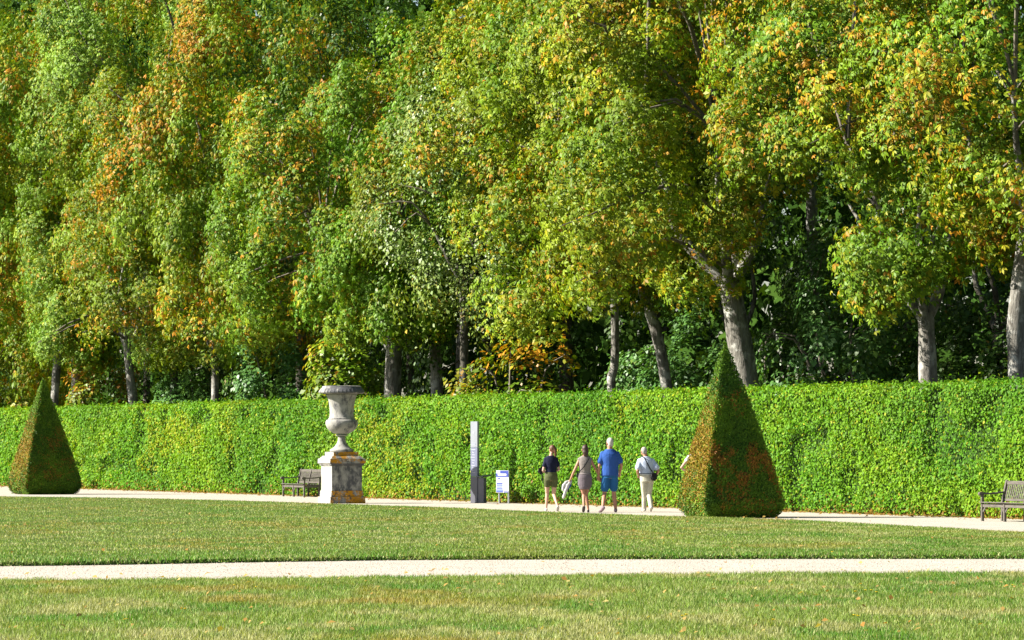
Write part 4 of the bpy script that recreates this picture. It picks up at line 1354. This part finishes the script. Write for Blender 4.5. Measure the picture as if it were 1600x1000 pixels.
m2 = person('shorter grey haired man in pale shirt and cream trousers, rightmost walker', 1011, 799.5, 1.58, R(8), dict(
    wide=1.05, skin='skin', yaw=R(22), hx=-.05, lean=(-.02, .05),
    larm=((-.255, -.10, 1.00), (-.20, .09, .89), (1, .3, 0), 1), rarm=((.275, -.08, 1.00), (.215, .10, .87), (-1, .3, 0), -1),
    lleg=((-.06, .06, .43), (-.06, .08, .075), (-.1, 1, 0)), rleg=((.055, .03, .42), (.06, -.24, .12), (.05, 1, -.45)),
    hair=hair_thin, hairmat='hair_gr', shoe='sole', highshoe=True,
    clothes=[('shirt', 'paleshirt', top_garment(1.0, .022, .68, .026, 1.485)), ('trousers', 'cream', leg_garment(1.06, 1, .014, 0, True)),
             ('belt', 'black', lambda bm, c: c['loft'](bm, rings_between(c, 1.015, 1.04, .028, 4)))]))
p5 = person('person hidden behind the large yew pyramid, only an elbow showing', 1085.5, 799.5, 1.68, R(0), dict(
    fem=True, skin='skin_pale',
    larm=((-.335, -.04, 1.08), (-.17, .08, .97), (1, .2, 0), 1), rarm=((.22, .0, 1.05), (.10, .22, 1.02), (-1, 0, .2), -1),
    lleg=((-.075, .02, .46), (-.08, -.05, .075), (0, 1, 0)), rleg=((.085, .06, .46), (.09, .10, .075), (0, 1, 0)),
    hair=hair_bob, hairmat='hair_dk', shoe='sole',
    clothes=[('shirt', 'whitec', top_garment(.95, .016, .3, .014)), ('trousers', 'cream', leg_garment(1.06, 1, .014, 0, True))]))

def strap_bag(label, who, pts, bagc, bagd, name='shoulder_bag', rot=None, w=.028):
    r = empty(name, who.location, who.rotation_euler.z, label, 'bag')
    if pts:
        bm = bmesh.new()
        P = smooth_path(pts, 22)
        tube(bm, [Vector(p) for p in P], [w * .5] * len(P), 8, .55)
        bm_obj('strap', bm, M['black'], r, smooth=True)
    if bagd:
        bm = bmesh.new(); box(bm, bagc, bagd, rot)
        bmesh.ops.bevel(bm, geom=bm.edges[:], offset=min(bagd) * .35, segments=3, affect='EDGES')
        b = bm_obj('pouch', bm, M['black'], r, smooth=True)
        box_obj('flap', (bagc[0], bagc[1] - bagd[1] / 2 - .004, bagc[2] + bagd[2] * .18), (bagd[0] * .86, .012, bagd[2] * .55), M['black'], b, rot, .003)
    return r
strap_bag('black camera bag slung across the back of the man in cream trousers', m2,
          [(-.13, .02, 1.365), (-.085, -.10, 1.33), (-.02, -.135, 1.20), (.06, -.15, 1.05), (.12, -.155, .96)], (.145, -.165, .865), (.15, .085, .20))
strap_bag('thin black bag strap across the back of the woman in the taupe top', w2,
          [(.115, .0, 1.375), (.08, -.085, 1.30), (-.01, -.125, 1.16), (-.10, -.105, 1.04), (-.17, .0, .98), (-.18, .08, .93)], (-.16, .15, .90), (.06, .16, .12), name='crossbody_bag', w=.022)
strap_bag('black bag tucked under the arm of the woman in olive shorts', w1,
          [(-.19, .05, 1.10), (-.23, .08, 1.02), (-.215, .03, .85), (-.20, .01, .70)], (-.235, .10, 1.0), (.16, .12, .17), name='hand_bag')
# jacket hanging from the woman's left hand
def jacket():
    r = empty('folded_jacket', w2.location, w2.rotation_euler.z, 'pale folded jacket hanging from the left hand of the woman in taupe', 'jacket')
    def drape(name, mat, pts, wid, thick):
        bm = bmesh.new()
        P = smooth_path(pts, 12)
        n = len(P)
        tube(bm, [Vector(p) for p in P], [wid * (.55 + .45 * math.sin(math.pi * (.25 + .6 * i / (n - 1)))) * (1 + .12 * math.sin(i * 2.1)) for i in range(n)], 12, thick)
        return remesh(bm, name, M[mat], r, .010, 2)
    drape('sleeve', 'whitec', [(-.36, .03, .74), (-.42, .01, .66), (-.48, .0, .50), (-.53, -.01, .36)], .042, .6)
    drape('body', 'whitec', [(-.34, .05, .76), (-.45, .03, .73), (-.52, .02, .64), (-.53, .02, .54)], .045, .55)
    drape('lining', 'shirtblue', [(-.36, .06, .74), (-.38, .05, .66), (-.43, .04, .58)], .045, .6)
jacket()

# ------------------------------------------------------------------ small things
def stone(label, px, py, s):
    bm = bmesh.new()
    bmesh.ops.create_icosphere(bm, subdivisions=2, radius=1.0)
    rnd = random.Random(3)
    for v in bm.verts:
        v.co = Vector((v.co.x * s, v.co.y * s * .8, max(v.co.z, -.3) * s * .75)) * rnd.uniform(.93, 1.07)
    o = bm_obj('stone', bm, M['white_stone'], smooth=True)
    o.location = G(px, py) + Vector((0, 0, s * .22))
    tag(o, label, 'stone')
stone('small white stone lying at the lawn edge of the near path', 295, 876.5, .06)

M['petal'] = plain_mat('yellow_petals', (.70, .52, .01), .7, .1, 30)
M['stem'] = plain_mat('flower_stem', (.10, .17, .03), .7, .1, 30)
def flowers():
    spots = [(289, 951), (366, 914), (400, 917), (1066, 962), (1072, 960), (1336, 924), (1352, 922), (1361, 922), (1369, 925), (1334, 961), (1340, 962), (1208, 968), (1582, 914), (1425, 859), (1300, 862)]
    where = ['in the dry patch left of centre', 'just below the near path on the left', 'just below the near path, second on the left',
             'right of centre in the front lawn', 'right of centre in the front lawn, paired', 'leftmost of the row right of centre', 'second of the row right of centre',
             'third of the row right of centre', 'rightmost of the row right of centre', 'low in the front lawn on the right', 'low in the front lawn on the right, paired',
             'low in the front lawn under the large yew pyramid', 'near the right edge below the path', 'by the path edge on the right', 'by the path edge below the large yew pyramid']
    m0 = None
    for (px, py), wtxt in zip(spots, where):
        z = ZL + .06
        p = G(px, py, z)
        r = empty('dandelion', (p.x, p.y, ZL), 0, 'tiny yellow dandelion ' + wtxt, 'flower', 'dandelions in the lawn')
        if m0 is None:
            bm = bmesh.new()
            for i in range(9):
                a = i * 2 * math.pi / 9
                c = Vector((math.cos(a), math.sin(a), 0))
                t = Vector((-math.sin(a), math.cos(a), 0))
                vs_ = [bm.verts.new(q) for q in (Vector((0, 0, .055)), c * .014 + t * .006 + Vector((0, 0, .062)), c * .024 + Vector((0, 0, .066)), c * .014 - t * .006 + Vector((0, 0, .062)))]
                bm.faces.new(vs_)
            ell(bm, (0, 0, .060), (.010, .010, .007), u=8, v=6)
            f = bm_obj('flower_head', bm, M['petal'], r)
            bm = bmesh.new(); tube(bm, [(0, 0, -.01), (.004, 0, .03), (0, 0, .055)], [.0025, .002, .002], 6)
            s = bm_obj('stem', bm, M['stem'], r)
            m0 = (f, s)
        else:
            for o in m0:
                c = o.copy(); COL.objects.link(c); c.parent = r
flowers()
